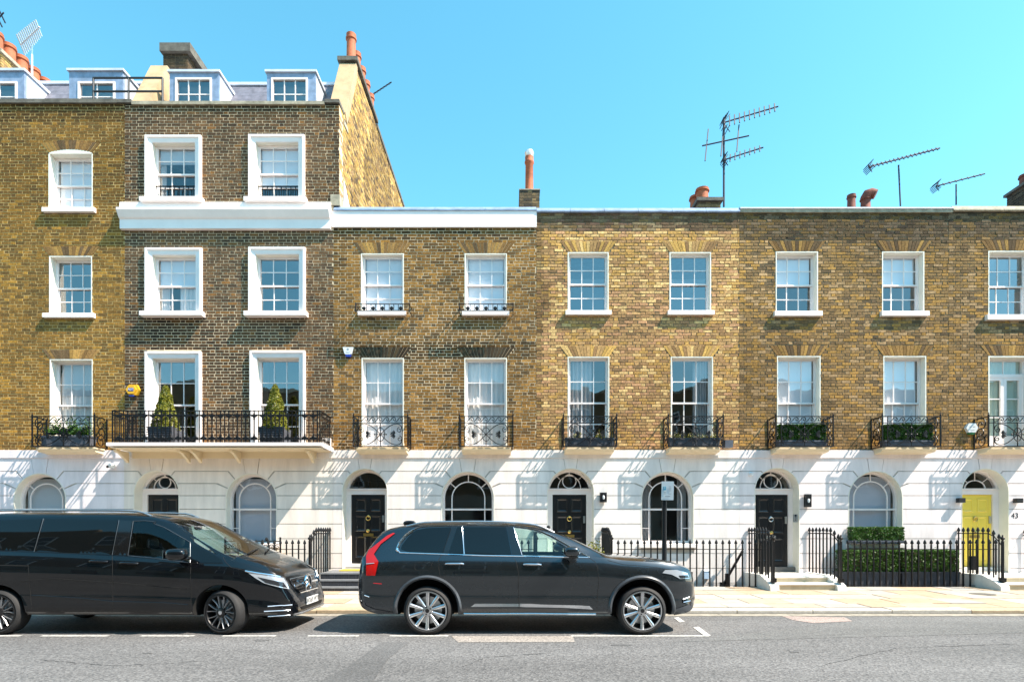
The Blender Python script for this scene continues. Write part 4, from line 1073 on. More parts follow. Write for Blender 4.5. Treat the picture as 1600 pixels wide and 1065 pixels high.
# ================================================================== ironwork on the houses
def spiral(cx, cz, r0, r1, a0, turns, n=14):
    return [(cx + (r0+(r1-r0)*i/n)*math.cos(R(a0+360*turns*i/n)), cz + (r0+(r1-r0)*i/n)*math.sin(R(a0+360*turns*i/n))) for i in range(n+1)]
def iron_panel_meshes(w, h, p):
    """front scroll panel, wave band, side panel and frame of a cast balconette: width w, height h, projection p"""
    r = .0125; hb = h-.16; y = -p
    fr = MB()
    for s in (-1, 1):
        fr.box(s*w/2-.014, s*w/2+.014, y-.014, y+.014, 0, h+.03)
        fr.box(s*w/2-.012, s*w/2+.012, -.03, .02, 0, h+.01)
        fr.lathe([(.018,0),(.022,.012),(.006,.03),(.016,.045),(0,.07)], (s*w/2, y, h+.03), 8)
        xi = s*(w/2-.13); fr.box(xi-.008, xi+.008, y-.008, y+.008, 0, h)
        fr.box(s*w/2-.012, s*w/2+.012, y+.0145, -.0305, h-.012, h+.008); fr.box(s*w/2-.012, s*w/2+.012, y+.0145, -.0305, .0, .02)
    fr.box(-w/2+.0145, w/2-.0145, y-.012, y+.012, h-.012, h+.008); fr.box(-w/2+.0145, w/2-.0145, y-.009, y+.009, hb-.008, hb+.008); fr.box(-w/2+.0145, w/2-.0145, y-.012, y+.012, 0, .022)
    wave = MB(); n = 6; a = w-.30; st = a/n
    for i in range(n):
        x0 = -a/2+st*i
        P = [(x0, hb+.03), (x0+st*.25, hb+.035), (x0+st*.5, hb+.075), (x0+st*.68, hb+.125)] + [(px, pz) for px, pz in spiral(x0+st*.95, hb+.085, .052, .014, 130, -.95, 10)]
        wave.tube([(px, y, pz) for px, pz in P], r*.9, 4)
    pan = MB(); a = w/2-.13; zc = hb/2+.01
    for s in (-1, 1):
        P = []
        for i in range(25):
            t = -1 + 2*i/24
            P.append((t*a*.98 if abs(t) < .72 else math.copysign(a*(.72+.26*math.sin((abs(t)-.72)/.28*math.pi/2)), t), zc + s*(hb/2-.035)*math.sin(max(-1, min(1, t*1.35))*math.pi/2)*(1 if abs(t) < .75 else 1-((abs(t)-.75)/.25)**2*.55)))
        pan.tube([(px, y, pz) for px, pz in P], r, 4)
    pan.tube([(0, y, .02), (0, y, hb)], r, 4); pan.tube([(-.14, y, zc), (.14, y, zc)], r*.8, 4)
    pan.tube([(px, y, pz) for px, pz in [(.10*math.cos(R(k*20)), zc+.165*math.sin(R(k*20))) for k in range(18)]], r*.8, 4, closed=True)
    for pt in ((0, zc+.165), (0, zc-.165), (-.14, zc), (.14, zc), (0, zc)): pan.lathe([(0,-.02),(.02,-.008),(.02,.008),(0,.02)], (pt[0], y, pt[1]), 6, 'y')
    for s in (-1, 1):
        c = s*a*.70
        for k in range(7):
            an = R(180-60+k*20) if s > 0 else R(-60+k*20)
            L_ = .14 if k in (2, 3, 4) else .115
            pan.tube([(c+.03*math.cos(an), y, zc+.03*math.sin(an)), (c+L_*.75*math.cos(an), y, zc+L_*.75*math.sin(an)), (c+L_*math.cos(an), y, zc+L_*math.sin(an))], .01, 4, radii=[.010,.019,.009])
        for q in (-1, 1): pan.tube([(px, y, pz) for px, pz in spiral(c+s*.09, zc+q*.105, .07, .015, 90 if s > 0 else 90, 1.2*q*s, 14)], r*.85, 4)
    sides = []
    for s in (-1, 1):
        x = s*w/2; side = MB(); sides.append(side)
        for q in (0, 1, 2):
            zz = .05+q*(h-.1)/3
            P = spiral(-p*.5, zz+(h-.1)/6, p*.40, .03, 200*q, 1.4, 16); side.tube([(x, py, pz) for py, pz in P], r, 4)
    return [("balcony_frame", fr), ("wave_band", wave), ("scroll_panel", pan), ("side_scroll", sides[0]), ("side_scroll", sides[1])]
_bal = {}
def balconette(H, pxc, w, h=.74, p=.46, zpy=697.5, slab=True, slab_w=None):
    key = (round(w, 2), h, p)
    if key not in _bal: _bal[key] = [(n, mb.mesh(n, M['iron'])) for n, mb in iron_panel_meshes(w, h, p)]
    z = FZ(zpy)*1.0
    zf = EYE + (HORIZON-zpy)*(D-p)/F_PX          # foot of the front panel
    loc = (FX(pxc)*(D-p)/D, D, zf)
    root = None
    for n, me in _bal[key]:
        o = inst("balcony_railing" if root is None else n, me, H if root is None else root, loc)
        root = root or o
    if slab:
        sw = slab_w or w-.10
        MB().prism_x([(D-p+.05,zf-.005),(D-p+.05,zf-.05),(D-p+.12,zf-.11),(D-.02,zf-.14),(D+.02,zf-.14),(D+.02,zf-.005)], loc[0]-sw/2, loc[0]+sw/2).build("balcony_slab", M['cream'], root)
    return root, zf
bals = {}
for H, c, w, nm in ((HA, 99, 1.52, 'A'), (HC, 594.5, 1.33, 'C1'), (HC, 759.5, 1.31, 'C2'), (HDh, 922, 1.30, 'D1'), (HDh, 1087, 1.34, 'D2'),
                    (HE, 1257, 1.40, 'E1'), (HE, 1424, 1.42, 'E2'), (HF, 1590, 1.42, 'F1'), (HF, 1757, 1.42, 'F2')):
    bals[nm] = balconette(H, c, w)
# low guards on the second floor windows of house C
for c in (597.5, 759.5):
    mb = MB(); w = 1.33; h = .16; p = .30; z = FZ(485); x = FX(c)
    z = EYE + (HORIZON-485)*(D-p)/F_PX; xx = x*(D-p)/D
    for zz in (z, z+h): mb.tube([(xx-w/2, D, zz), (xx-w/2, D-p, zz), (xx+w/2, D-p, zz), (xx+w/2, D, zz)], .012, 4)
    for s in (-1, 1): mb.box(xx+s*w/2-.01, xx+s*w/2+.01, D-p-.01, D-p+.01, z-.03, z+h+.03)
    for i in range(10): mb.tube([(xx-w*.38+w*.76*i/9, D-p, z), (xx-w*.38+w*.76*i/9, D-p, z+h)], .010, 4)
    g = mb.build("sill_guard", M['iron'], HC)
    for i in range(5):
        xo = xx-w*.34+w*.68*i/4
        MB().lathe([(0,-.012),(.038,-.01),(.048,0),(.038,.01),(0,.012)], (xo, D-p-.002, z+.055), 10, 'y').build("rosette", M['iron'], g)

# the long balcony of house B
Yb = 14.0; xl, xr = PX(167, Yb), PX(503, Yb); zs_ = PZ(696, Yb)
slab = MB().prism_x([(Yb-.03,zs_+.0),(Yb-.03,zs_+.06),(Yb,zs_+.075),(D,zs_+.075),(D,zs_-.03),(Yb+.25,zs_-.02),(Yb+.05,zs_-.01)], xl, xr).build("balcony", M['white'], HB)
MB().box(xl+.06, xr-.06, Yb+.03, D-.06, zs_-.045, zs_-.031).build("soffit", M['cream'], slab)
MB().box(FX(212), FX(496), D-.13, D-.056, FZ(716.5), zs_-.046).build("soffit_fascia", M['cream'], slab)
for px in (205, 300, 318, 378, 492):
    x = FX(px); mb = MB()
    mb.prism_x([(D-.13,zs_-.05),(D-.62,zs_-.05),(D-.60,zs_-.10),(D-.45,zs_-.13),(D-.26,zs_-.24),(D-.13,zs_-.32)], x-.035, x+.035)
    mb.tube([(x, D-.28+.07*math.cos(R(k*30)), zs_-.13+.06*math.sin(R(k*30))) for k in range(12)], .018, 5, closed=True)
    mb.build("bracket", M['cream'], slab)
MB().box(FX(505), FX(518), D-.10, D-.02, FZ(703), FZ(685)).build("end_block", M['stuccoB'], slab)
hz = PZ(641, Yb) - zs_ - .075; zb_ = zs_+.075
rail = MB()
x0, x1 = PX(174, Yb), PX(499, Yb)
yb = Yb+.04
for dz, t in ((hz, .014), (.08, .010), (hz-.10, .008)):
    rail.box(x0, x1, yb-t, yb+t, zb_+dz-.01, zb_+dz+.01)
    rail.box(x0-t, x0+t, yb+t+.001, D, zb_+dz-.01, zb_+dz+.01); rail.box(x1-t, x1+t, yb+t+.001, D, zb_+dz-.01, zb_+dz+.01)
for x in (x0, x0+.06, x1-.06, x1): rail.box(x-.012, x+.012, yb-.012, yb+.012, zb_, zb_+hz+.02)
rl = rail.build("balcony_railing", M['iron'], HB)
orn = MB(); orn.box(-.010, .010, -.010, .010, 0, hz-.005)
for zc_, f in ((.13, 1), (hz-.13, -1)):
    for (dx, dz, rr) in ((0, 0, .046), (-.052, -.02*f, .032), (.052, -.02*f, .032), (0, .062*f, .026), (0, -.055*f, .026)):
        orn.lathe([(0,-.012),(rr*.8,-.008),(rr,0),(rr*.8,.008),(0,.012)], (dx, 0, zc_+dz), 8, 'y')
orn_me = orn.mesh("ornate_bar", M['iron'])
pl = MB(); pl.box(-.009, .009, -.009, .009, 0, hz-.005); pl_me = pl.mesh("bar", M['iron'])
n = int((x1-x0-.2)/.205)
for i in range(n+1):
    inst("ornate_bar", orn_me, rl, (x0+.16+(x1-x0-.32)*i/n, yb, zb_))
    if i < n: inst("bar", pl_me, rl, (x0+.16+(x1-x0-.32)*(i+.5)/n, yb, zb_))
for x in (x0, x1):
    for i in range(5): inst("ornate_bar" if i % 2 else "bar", orn_me if i % 2 else pl_me, rl, (x, yb+.16+.15*i, zb_), rz=R(90))

# ================================================================== steps and street railings
def steps(label, cx_px, wpx0, wpx1, treads, kind, group="front door steps"):
    """treads = [(y_front, z_top)] from the pavement up; the last reaches the door"""
    xa, xb = wpx0, wpx1
    T = thing("front_steps", label, "steps", ((xa+xb)/2, 13.6, pave_z(13.6)), group)
    for i, (yf, z) in enumerate(treads):
        yb_ = treads[i+1][0] if i+1 < len(treads) else D+.17
        zlo = pave_z(13.6)-.08
        if kind == 'tile':
            st = MB().box(xa, xb, yf+.01, yb_+.05, zlo, z-.03).build("step", M['groove'] if 0 else M['tile_grey'], T)
            MB().box(xa-.01, xb+.01, yf-.012, yb_, z-.0295, z).build("tread", M['tile_grey'], st)
            n = 9; h0 = treads[i-1][1]+.002 if i else pave_z(yf)
            for k in range(n):
                a = xa+(xb-xa)*k/n; b = xa+(xb-xa)*(k+1)/n
                MB().box(a+.004, b-.004, yf, yf+.0099, h0+.004, z-.031).build("tile", M['tile'], st)
        else:
            st = MB().box(xa, xb, yf, yb_+.05, zlo, z-.045).build("step", M['step_stone'], T)
            MB().prism_x([(yf-.035,z-.02),(yf-.02,z-.0449),(yb_-.0,z-.0449),(yb_-.0,z),(yf-.02,z)], xa, xb).build("tread", M['step_white'], st)
    ys = treads[0][0]
    if kind != 'tile':
        for s, x in ((-1, xa), (1, xb)):
            a, b = (x-.20, x-.002) if s < 0 else (x+.002, x+.20)
            zt = treads[-1][1]
            MB().prism_x([(ys-.12,pave_z(ys)-.05),(ys-.10,pave_z(ys)+.10),(ys+.1,pave_z(ys)+.20),(ys+.45,zt+.02),(D-.05,zt+.02),(D-.05,pave_z(14)-1.2),(ys+.55,pave_z(14)-1.2),(ys+.5,pave_z(ys)-.05)], a, b).build("string_wall", M['step_white'], T)
    return T
stpC = steps("dark tiled front steps with a yellow doormat between the two cars", 570, FX(500)*.925, FX(606)*.95, [(13.25,.22),(13.52,.36),(13.80,.50)], 'tile')
MB().box(FX(538), FX(602), 14.42, 14.80, .5005, .525).build("doormat", M['mat_yellow']); 
dm = bpy.data.objects["doormat"]; tag(dm, "yellow coir doormat at the top of the dark tiled steps", "doormat")
stpB = steps("pale front steps hidden behind the black van", 245, FX(198)*.97, FX(288)*.97, [(13.45,.30),(13.78,.45)], 'stone')
stpD = steps("pale front steps hidden behind the grey car", 891, FX(850)*.96, FX(935)*.96, [(13.45,.30),(13.78,.45)], 'stone')
stpE = steps("white and sandstone front steps left of the hedge boxes", 1213, PX(1213,13.5), PX(1303,13.5), [(13.45,.29),(13.78,.43)], 'stone')
stpF = steps("white and sandstone front steps at the right edge leading to the yellow door", 1538, PX(1569,13.5)+.0, PX(1672,13.5), [(13.45,.29),(13.78,.43)], 'stone')

def spear_mesh(h, tw=.014):
    mb = MB(); mb.box(-tw, tw, -tw, tw, 0, h-.155)
    mb.lathe([(tw,h-.155),(.022,h-.150),(.022,h-.138),(.013,h-.130),(.015,h-.118),(.034,h-.100),(.038,h-.085),(.027,h-.05),(.012,h-.015),(0,h)], (0,0,0), 8)
    return mb.mesh("spear_bar", M['iron'])
_sp = {}
def spear(h):
    k = round(h, 2)
    if k not in _sp: _sp[k] = spear_mesh(k)
    return _sp[k]
def urn_post(T, x, y, z0, h):
    mb = MB(); mb.box(-.022, .022, -.022, .022, 0, h-.16); 
    mb.lathe([(.03,h-.16),(.035,h-.15),(.02,h-.135),(.024,h-.125),(.046,h-.095),(.046,h-.075),(.02,h-.05),(.014,h-.035),(.022,h-.02),(0,h)], (0,0,0), 10)
    mb.box(-.05, .05, -.05, .05, 0, .10)
    inst("newel_post", mb.mesh("newel_post", M['iron']), T, (x, y, z0))
def front_run(label, pa, pb, gap=10.1, Y=RAIL_Y, group="street railings", plinth=True, top=842, railpy=857.6, base=917.5):
    xa, xb = PX(pa, Y), PX(pb, Y); z0 = PZ(base, Y); zt = PZ(top, Y); zr = PZ(railpy, Y)
    T = thing("iron_railing", label, "railing", ((xa+xb)/2, Y, z0), group)
    g = PX(800+gap, Y); n = max(1, round((xb-xa)/g))
    me = spear(zt-z0)
    for i in range(n+1): inst("spear_bar", me, T, (xa+(xb-xa)*i/n, Y, z0+rnd.uniform(-.004,.004)), rz=rnd.uniform(-.1,.1))
    MB().box(xa-.03, xb+.03, Y-.018, Y+.018, zr-.008, zr+.008).build("top_rail", M['iron'], T)
    MB().box(xa-.03, xb+.03, Y-.014, Y+.014, z0+.06, z0+.075).build("bottom_rail", M['iron'], T)
    if plinth: MB().box(xa-.10, xb+.10, Y-.11, Y+.10, pave_z(14)-.35, z0+.001).build("plinth", M['step_white'], T)
    return T
def return_run(label, X, y_front, y_back, ztop, zfoot_f, zfoot_b, n, post=True, group="stair railings", sweep=True):
    T = thing("stair_railing", label, "railing", (X, y_front, zfoot_f), group)
    for i in range(n):
        f = i/(n-1); y = y_front+.10+(y_back-y_front-.14)*f; zf = zfoot_f+(zfoot_b-zfoot_f)*f
        zt = ztop - (0.16*max(0, (.30-f)/.30)**1.6 if sweep else 0)
        inst("spear_bar", spear(zt-zf), T, (X, y, zf), rz=R(45))
    P = []
    for i in range(11):
        f = i/10; y = y_front+(y_back-y_front)*f; zt = ztop-.155 - (0.30*max(0, (.32-f)/.32)**1.8 if sweep else 0); P.append((X, y, zt))
    MB().tube(P, .013, 6).build("hand_rail", M['iron'], T)
    if post: urn_post(T, X, y_front, zfoot_f-.03, ztop-.15-zfoot_f)
    return T
zt_r = PZ(823, 14.6)
front_run("black spear railing between the van and the dark tiled steps", 372, 476, 9.4)
return_run("black stair railing left of the dark tiled steps", PX(484,13.35), 13.35, D-.03, FZ(823), .26, .52, 9)
return_run("black stair railing right of the dark tiled steps, behind the grey car", PX(612,13.5), 13.45, D-.03, FZ(823), .26, .52, 8)
front_run("black spear railing behind the grey car beside the dark tiled steps", 640, 836, 10.1)
return_run("black stair railing left of the front door behind the grey car", PX(838,13.5), 13.45, D-.03, FZ(823), .30, .48, 8)
return_run("dense black stair railing seen end on above the bonnet of the grey car", PX(955,13.5), 13.45, D-.03, FZ(823), .30, .48, 9)
front_run("long black spear railing between the bonnet of the grey car and the pale front steps", 966, 1160, 10.1)
front_run("short black area gate left of the pale front steps", 1171, 1199, 9.6, plinth=False, base=920)
return_run("black stair railing left of the white and sandstone steps", 5.95, 13.45, D-.03, FZ(823), .34, .46, 9)
return_run("black stair railing right of the white and sandstone steps", 7.46, 13.42, D-.03, FZ(823), .34, .46, 9)
front_run("black spear railing in front of the two hedge boxes", 1325, 1505, 10.1)
front_run("black area gate with a lock box below the yellow door", 1516, 1556, 10.3, plinth=False, base=919)
return_run("black stair railing in front of the yellow door", 11.2, 13.5, D-.03, FZ(823), .34, .46, 9)
return_run("single black railing standard right of the yellow door at the right edge", 12.86, 14.6, D-.03, FZ(826), .46, .46, 2, post=False, sweep=False)
front_run("black spear railing behind the van left of the front steps", 20, 180, 9.8)
# diagonal brace and lock boxes
br = thing("railing_brace", "black diagonal brace and box behind the long spear railing", "brace", (PX(1140,14.3), 14.3, .1))
mb = MB(); mb.tube([(PX(1127,14.3),14.25,PZ(916,14.3)),(PX(1159,14.3),14.25,PZ(860,14.3))], .035, 4); mb.build("strut", M['iron'], br)
MB().box(PX(1132,14.3), PX(1138,14.3), 14.2, 14.28, PZ(917,14.3), PZ(895,14.3)).build("foot", M['iron'], br)
MB().box(PX(1125,14.3), PX(1140,14.3), 14.28, 14.34, PZ(917,14.3), PZ(909,14.3)).build("box", M['iron'], br)
tag(MB().box(PX(1516,14.05), PX(1524,14.05), 14.03, 14.09, PZ(890,14.05), PZ(868,14.05)).build("gate_lock", M['iron']), "black lock box on the area gate below the yellow door", "lock")

# ================================================================== plants
def leaves(fn, n, size, rng):
    mb = MB()
    for _ in range(n):
        p, nrm = fn(rng)
        d = Vector((rng.gauss(0,1), rng.gauss(0,1), rng.gauss(0,1)))*.75 + nrm
        if d.length < 1e-3: d = Vector((0,0,1))
        d.normalize(); u = d.orthogonal().normalized(); u.rotate(Matrix.Rotation(rng.uniform(0, 6.28), 3, d)); w = d.cross(u)
        s = size*rng.uniform(.6, 1.25); p = Vector(p)
        mb.add([p-u*s, p+w*s*.45, p+u*s, p-w*s*.45], [(0,1,2,3)])
    return mb
def box_leaves(x0, x1, y0, y1, z0, z1, n, size, seed=1, lump=.02):
    rng = random.Random(seed)
    def fn(r):
        f = r.random()
        x, y, z = r.uniform(x0, x1), r.uniform(y0, y1), r.uniform(z0, z1)
        nr = Vector((0,0,0))
        if f < .42: y = y0 + abs(r.gauss(0, .02)); nr = Vector((0,-1,0))
        elif f < .68: z = z1 - abs(r.gauss(0, .02)); nr = Vector((0,0,1))
        elif f < .76: x = x0 + abs(r.gauss(0,.02)); nr = Vector((-1,0,0))
        elif f < .84: x = x1 - abs(r.gauss(0,.02)); nr = Vector((1,0,0))
        q = Vector((x, y, z)); k = noise.noise(q*7)*lump
        return (q + nr*(k*(1.6 if r.random() < .93 else 4)), nr*.8)
    return leaves(fn, n, size, rng)
def planter(label, x0, x1, y0, y1, z0, z1, m, taper=.0, group=None, rim=True):
    T = thing("planter", label, "planter", ((x0+x1)/2, (y0+y1)/2, z0), group)
    mb = MB(); t = taper
    mb.add([(x0+t,y0+t,z0),(x1-t,y0+t,z0),(x1-t,y1-t,z0),(x0+t,y1-t,z0),(x0,y0,z1),(x1,y0,z1),(x1,y1,z1),(x0,y1,z1),(x0+.02,y0+.02,z1),(x1-.02,y0+.02,z1),(x1-.02,y1-.02,z1),(x0+.02,y1-.02,z1),(x0+.02,y0+.02,z1-.05),(x1-.02,y0+.02,z1-.05),(x1-.02,y1-.02,z1-.05),(x0+.02,y1-.02,z1-.05)],
           [(0,1,5,4),(1,2,6,5),(2,3,7,6),(3,0,4,7),(3,2,1,0),(4,5,9,8),(5,6,10,9),(6,7,11,10),(7,4,8,11),(8,9,13,12),(9,10,14,13),(10,11,15,14),(11,8,12,15),(12,13,14,15)])
    mb.build("trough", m, T)
    if rim:
        mb = MB(); rect = ((x0-.012, x1+.012, y0-.012, y0), (x0-.012, x1+.012, y1, y1+.012), (x0-.012, x0-.0005, y0, y1), (x1+.0005, x1+.012, y0, y1))
        for a, b, c, d in rect: mb.box(a, b, c, d, z1-.035, z1+.004)
        mb.build("rim", m, T)
    return T
def hedge(label, x0, x1, y0, y1, z0, z1, n, size=.03, seed=1, m='box_leaf', name="box_hedge", group="clipped box hedges"):
    T = thing(name, label, "hedge", ((x0+x1)/2, (y0+y1)/2, z0), group)
    MB().box(x0+.05, x1-.05, y0+.05, y1-.04, z0-.02, z1-.05).build("twigs", M['bark'], T)
    tag(box_leaves(x0, x1, y0, y1, z0, z1, n, size, seed).build("foliage", M[m], T), kind="stuff")
    return T
for i, (a, b, la) in enumerate(((1317,1407,"left of the two hedge boxes behind the spear railing"), (1410,1500,"right of the two hedge boxes behind the spear railing"))):
    Yp = 14.30; x0, x1 = PX(a,Yp), PX(b,Yp)
    planter("long dark grey planter, the " + la, x0, x1, Yp, Yp+.42, -.02, PZ(893,Yp), M['planter'], .01, "hedge planters")
    hedge("clipped green hedge in the planter " + la, x0+.02, x1-.02, Yp+.01, Yp+.40, PZ(893,Yp)-.03, PZ(859,Yp), 6000, .026, 11+i)
tag(MB().box(PX(1310,14.3), PX(1508,14.3), 14.22, 14.84, -1.12, -.02).build("plinth_block", M['step_white']), "white raised plinth under the hedge planters", "plinth")
x0, x1 = PX(1327,14.75), PX(1409,14.75)
planter("dark window box on the ground floor sill above the hedges", x0, x1, 14.62, 14.87, ZW-.005, PZ(844,14.7), M['planter_zinc'])
hedge("small clipped hedge in the ground floor window box", x0+.01, x1-.01, 14.63, 14.86, PZ(844,14.7)-.03, PZ(823,14.7), 5200, .024, 31)
def window_box(nm, wide, hgt, plants, label, m='planter_zinc', seed=3):
    root, zf = bals[nm]; xc = OFF[root.name].x; y0, y1 = D-.40, D-.16
    planter(label, xc-wide/2, xc+wide/2, y0, y1, zf+.024, zf+.024+hgt, M[m], .015, "window boxes on the balconies")
    z1 = zf+.024+hgt
    if plants == 'hedge':
        hedge("dense green hedge in the " + label, xc-wide/2+.02, xc+wide/2-.02, y0+.01, y1-.01, z1-.03, z1+.40, 6500, .026, seed)
    elif plants == 'bushy':
        T = thing("leafy_plant", "loose bright green shrub in the " + label, "plant", (xc, y0, z1), "window box plants")
        rng = random.Random(seed)
        def fn(r):
            c = r.uniform(-.42, .42); q = Vector((xc+c*wide, (y0+y1)/2+r.gauss(0,.07), z1+.05+abs(r.gauss(0,.10))*(1.1+.5*math.sin(c*19)))); return q, Vector((0,-.3,.5))
        tag(leaves(fn, 2200, .035, rng).build("foliage", M['box_leaf'], T), kind="stuff")
    elif plants == 'flowers':
        T = thing("flowering_plant", "low flowers in the " + label, "plant", (xc, y0, z1), "window box plants")
        rng = random.Random(seed)
        spots = [xc+wide*k for k in ((-.24, .22) if nm == 'D1' else (-.36, -.22, -.04, .10, .26, .38))]
        def fn(r):
            q = Vector((r.choice(spots)+r.gauss(0,.045), (y0+y1)/2+r.gauss(0,.05), z1-.02+abs(r.gauss(0,.06)))); return q, Vector((0,-.3,.5))
        tag(leaves(fn, 500, .025, rng).build("foliage", M['lime_leaf'], T), kind="stuff")
        def fn2(r):
            q = Vector((r.choice(spots)+r.gauss(0,.04), (y0+y1)/2-.03+r.gauss(0,.05), z1+.03+abs(r.gauss(0,.05)))); return q, Vector((0,-.6,.4))
        tag(leaves(fn2, 130, .022, rng).build("blossom", M['flower'], T), kind="stuff")
window_box('A', 1.20, .25, 'bushy', "grey zinc window box on the leftmost balcony", seed=4)
window_box('D1', 1.20, .20, 'flowers', "black window box above the door of the pale yellow house", 'planter', 5)
window_box('D2', 1.24, .20, 'flowers', "black window box above the street sign", 'planter', 6)
window_box('E1', 1.18, .14, 'hedge', "grey window box on the balcony above the intercom", seed=7)
window_box('E2', 1.20, .14, 'hedge', "grey window box on the balcony above the hedge boxes", seed=8)
tag(MB().box(PX(1131,14.6), PX(1143,14.6), 14.5, 14.75, PZ(699,14.6), PZ(688,14.6)).build("floodlight", M['planter_zinc']), "small dark box beside the right balcony of the pale yellow house", "box")
# cone shaped trees on the long balcony
for px, top, la, sd_ in ((259, 603, "left", 41), (430, 601, "right", 42)):
    Yt = 14.42; x = PX(px, Yt); zb = zs_+.075; zt = PZ(669, Yt); z1 = PZ(top, Yt)
    hw = .29
    T = planter("%s of the two dark woven square planters on the long balcony" % la, x-hw, x+hw, Yt-.27, Yt+.27, zb+.001, zt, M['planter'], .02, "balcony planters", rim=False)
    for k in range(7): 
        z = zb+.03+(zt-zb-.06)*k/6
        MB().box(x-hw-.012, x+hw+.012, Yt-.285, Yt-.2702, z, z+.022).build("woven_band", M['planter_zinc'], T)
    C = thing("topiary_tree", "%s of the two cone shaped green topiary trees on the long balcony" % la, "tree", (x, Yt, zt), "balcony topiary trees")
    MB().tube([(x, Yt, zt-.2), (x, Yt, z1-.2)], .03, 6, radii=[.03, .012]).build("trunk", M['bark'], C)
    rng = random.Random(sd_)
    def fn(r):
        t = r.random()**1.25; a = r.uniform(0, 6.283); rad = (.275*(1-t)**.72+.02)*(1+.22*noise.noise(Vector((math.cos(a)*2, math.sin(a)*2, t*6+sd_))))
        rad *= 1 if r.random() < .75 else r.random()**.5
        q = Vector((x+rad*math.cos(a), Yt+rad*math.sin(a), zt-.04+t*(z1-zt+.04))); return q, Vector((math.cos(a), math.sin(a), .5))
    tag(leaves(fn, 4200, .036, rng).build("crown", M['lime_leaf'], C), kind="stuff")
# little shrub by the door of house D
T = thing("leafy_plant", "small bright green shrub beside the door behind the grey car", "plant", (PX(931,14.6), 14.6, .45)); rng = random.Random(9)
xq = PX(929,14.55)
MB().lathe([(.10,0),(.14,.28),(.15,.30),(.12,.30),(0,.28)], (xq,14.55,.45), 12).build("pot", M['planter'], T)
tag(leaves(lambda r: (Vector((xq+r.gauss(0,.085), 14.55+r.gauss(0,.07), .80+abs(r.gauss(0,.16)))), Vector((0,-.3,.6))), 700, .035, rng).build("foliage", M['lime_leaf'], T), kind="stuff")
# ornate guard on the ground floor sill of house B
T = thing("window_guard", "low ornate black iron guard on the sill above the van bonnet", "railing", (FX(395), 14.7, ZW))
mb = MB(); xa, xb = PX(352,14.65), PX(438,14.65); za, zb = PZ(862,14.65), PZ(845,14.65)
for z in (za, zb): mb.box(xa, xb, 14.64, 14.66, z-.012, z+.012)
for x in (xa, xb): mb.box(x-.018, x+.018, 14.63, 14.67, za-.05, zb+.10)
T_ = mb.build("frame", M['iron'], T)
mb = MB()
for i in range(9):
    x = xa+(xb-xa)*(i+.5)/9
    mb.tube([(px, 14.65, pz) for px, pz in spiral(x, (za+zb)/2, .075, .02, 90*i, 1.3, 12)], .011, 4)
for i in (2, 6): mb.lathe([(0,0),(.035,.03),(.04,.05),(.02,.09),(0,.10)], (xa+(xb-xa)*i/8,14.65,zb), 8)
mb.build("scrolls", M['iron'], T)
MB().box(xa-.02, xb+.05, 14.55, 14.9, za-.16, za-.05).build("shelf", M['step_stone'], T)

# ================================================================== small fittings on the walls
def text_mesh(s, size, m, extrude=.002, name="lettering"):
    cu = bpy.data.curves.new(name, 'FONT'); cu.body = s; cu.size = size; cu.extrude = extrude; cu.align_x = 'CENTER'; cu.align_y = 'CENTER'; cu.resolution_u = 3
    o = bpy.data.objects.new(name, cu); COL.objects.link(o)
    dg = bpy.context.evaluated_depsgraph_get(); me = bpy.data.meshes.new_from_object(o.evaluated_get(dg))
    bpy.data.objects.remove(o); bpy.data.curves.remove(cu)
    me.materials.clear(); me.materials.append(m); return me
M['ink'] = mat("dark_ink", (0.02, 0.02, 0.025), 0.6)
M['ink_grey'] = mat("grey_ink", (0.30, 0.34, 0.38), 0.6)
M['sign_blue'] = mat("cyan_print", (0.05, 0.42, 0.60), 0.5)
M['alarm_yellow'] = mat("yellow_plastic", (0.75, 0.40, 0.02), 0.4)
M['alarm_blue'] = mat("blue_plastic", (0.02, 0.05, 0.35), 0.4)
M['alarm_green'] = mat("green_plastic", (0.02, 0.15, 0.05), 0.4)
def hexa(x, z, w, h): return [(x-w, z), (x-w*.55, z-h), (x+w*.55, z-h), (x+w, z), (x+w*.55, z+h), (x-w*.55, z+h)]
x, z = FX(209), FZ(610)
T = thing("alarm_box", "yellow six sided alarm box with a blue logo beside the long balcony", "alarm", (x, D, z), "alarm boxes")
MB().prism(hexa(x+.03, z, .17, .13), D-.09, D-.005).prism(hexa(x, z, .135, .10), D-.115, D-.0901).build("case", M['alarm_yellow'], T)
MB().box(x-.065, x+.065, D-.120, D-.1152, z-.035, z+.04).build("logo_panel", M['alarm_blue'], T)
inst("lettering", text_mesh("ADT", .072, M['plastic_white']), T, (x, D-.1215, z+.003), rx=R(90))
MB().box(x-.06, x+.06, D-.10, D-.02, z-.16, z-.13).build("lamp", M['alarm_blue'], T)
x, z = FX(545), FZ(549)
T = thing("alarm_box", "white tapered alarm box with a blue base under the roofline of the band house", "alarm", (x, D, z), "alarm boxes")
T["label"] = "white tapered alarm box with a blue base left of the first floor window"
MB().prism([(x-.13,z+.085),(x-.125,z+.07),(x-.085,z-.075),(x-.06,z-.095),(x+.06,z-.095),(x+.085,z-.075),(x+.125,z+.07),(x+.13,z+.085)], D-.09, D-.004).build("case", M['plastic_white'], T)
MB().prism([(x-.075,z-.096),(x-.05,z-.15),(x+.05,z-.15),(x+.075,z-.096)], D-.085, D-.004).build("lamp", M['alarm_blue'], T)
MB().lathe([(.03,0),(.03,.002)], (x, D-.0925, z+.03), 12, 'y').build("emblem", M['ink_grey'], T)
MB().box(x-.05, x+.05, D-.0925, D-.0902, z-.055, z-.04).build("print", M['ink_grey'], T)
x, z = FX(1515), FZ(669)
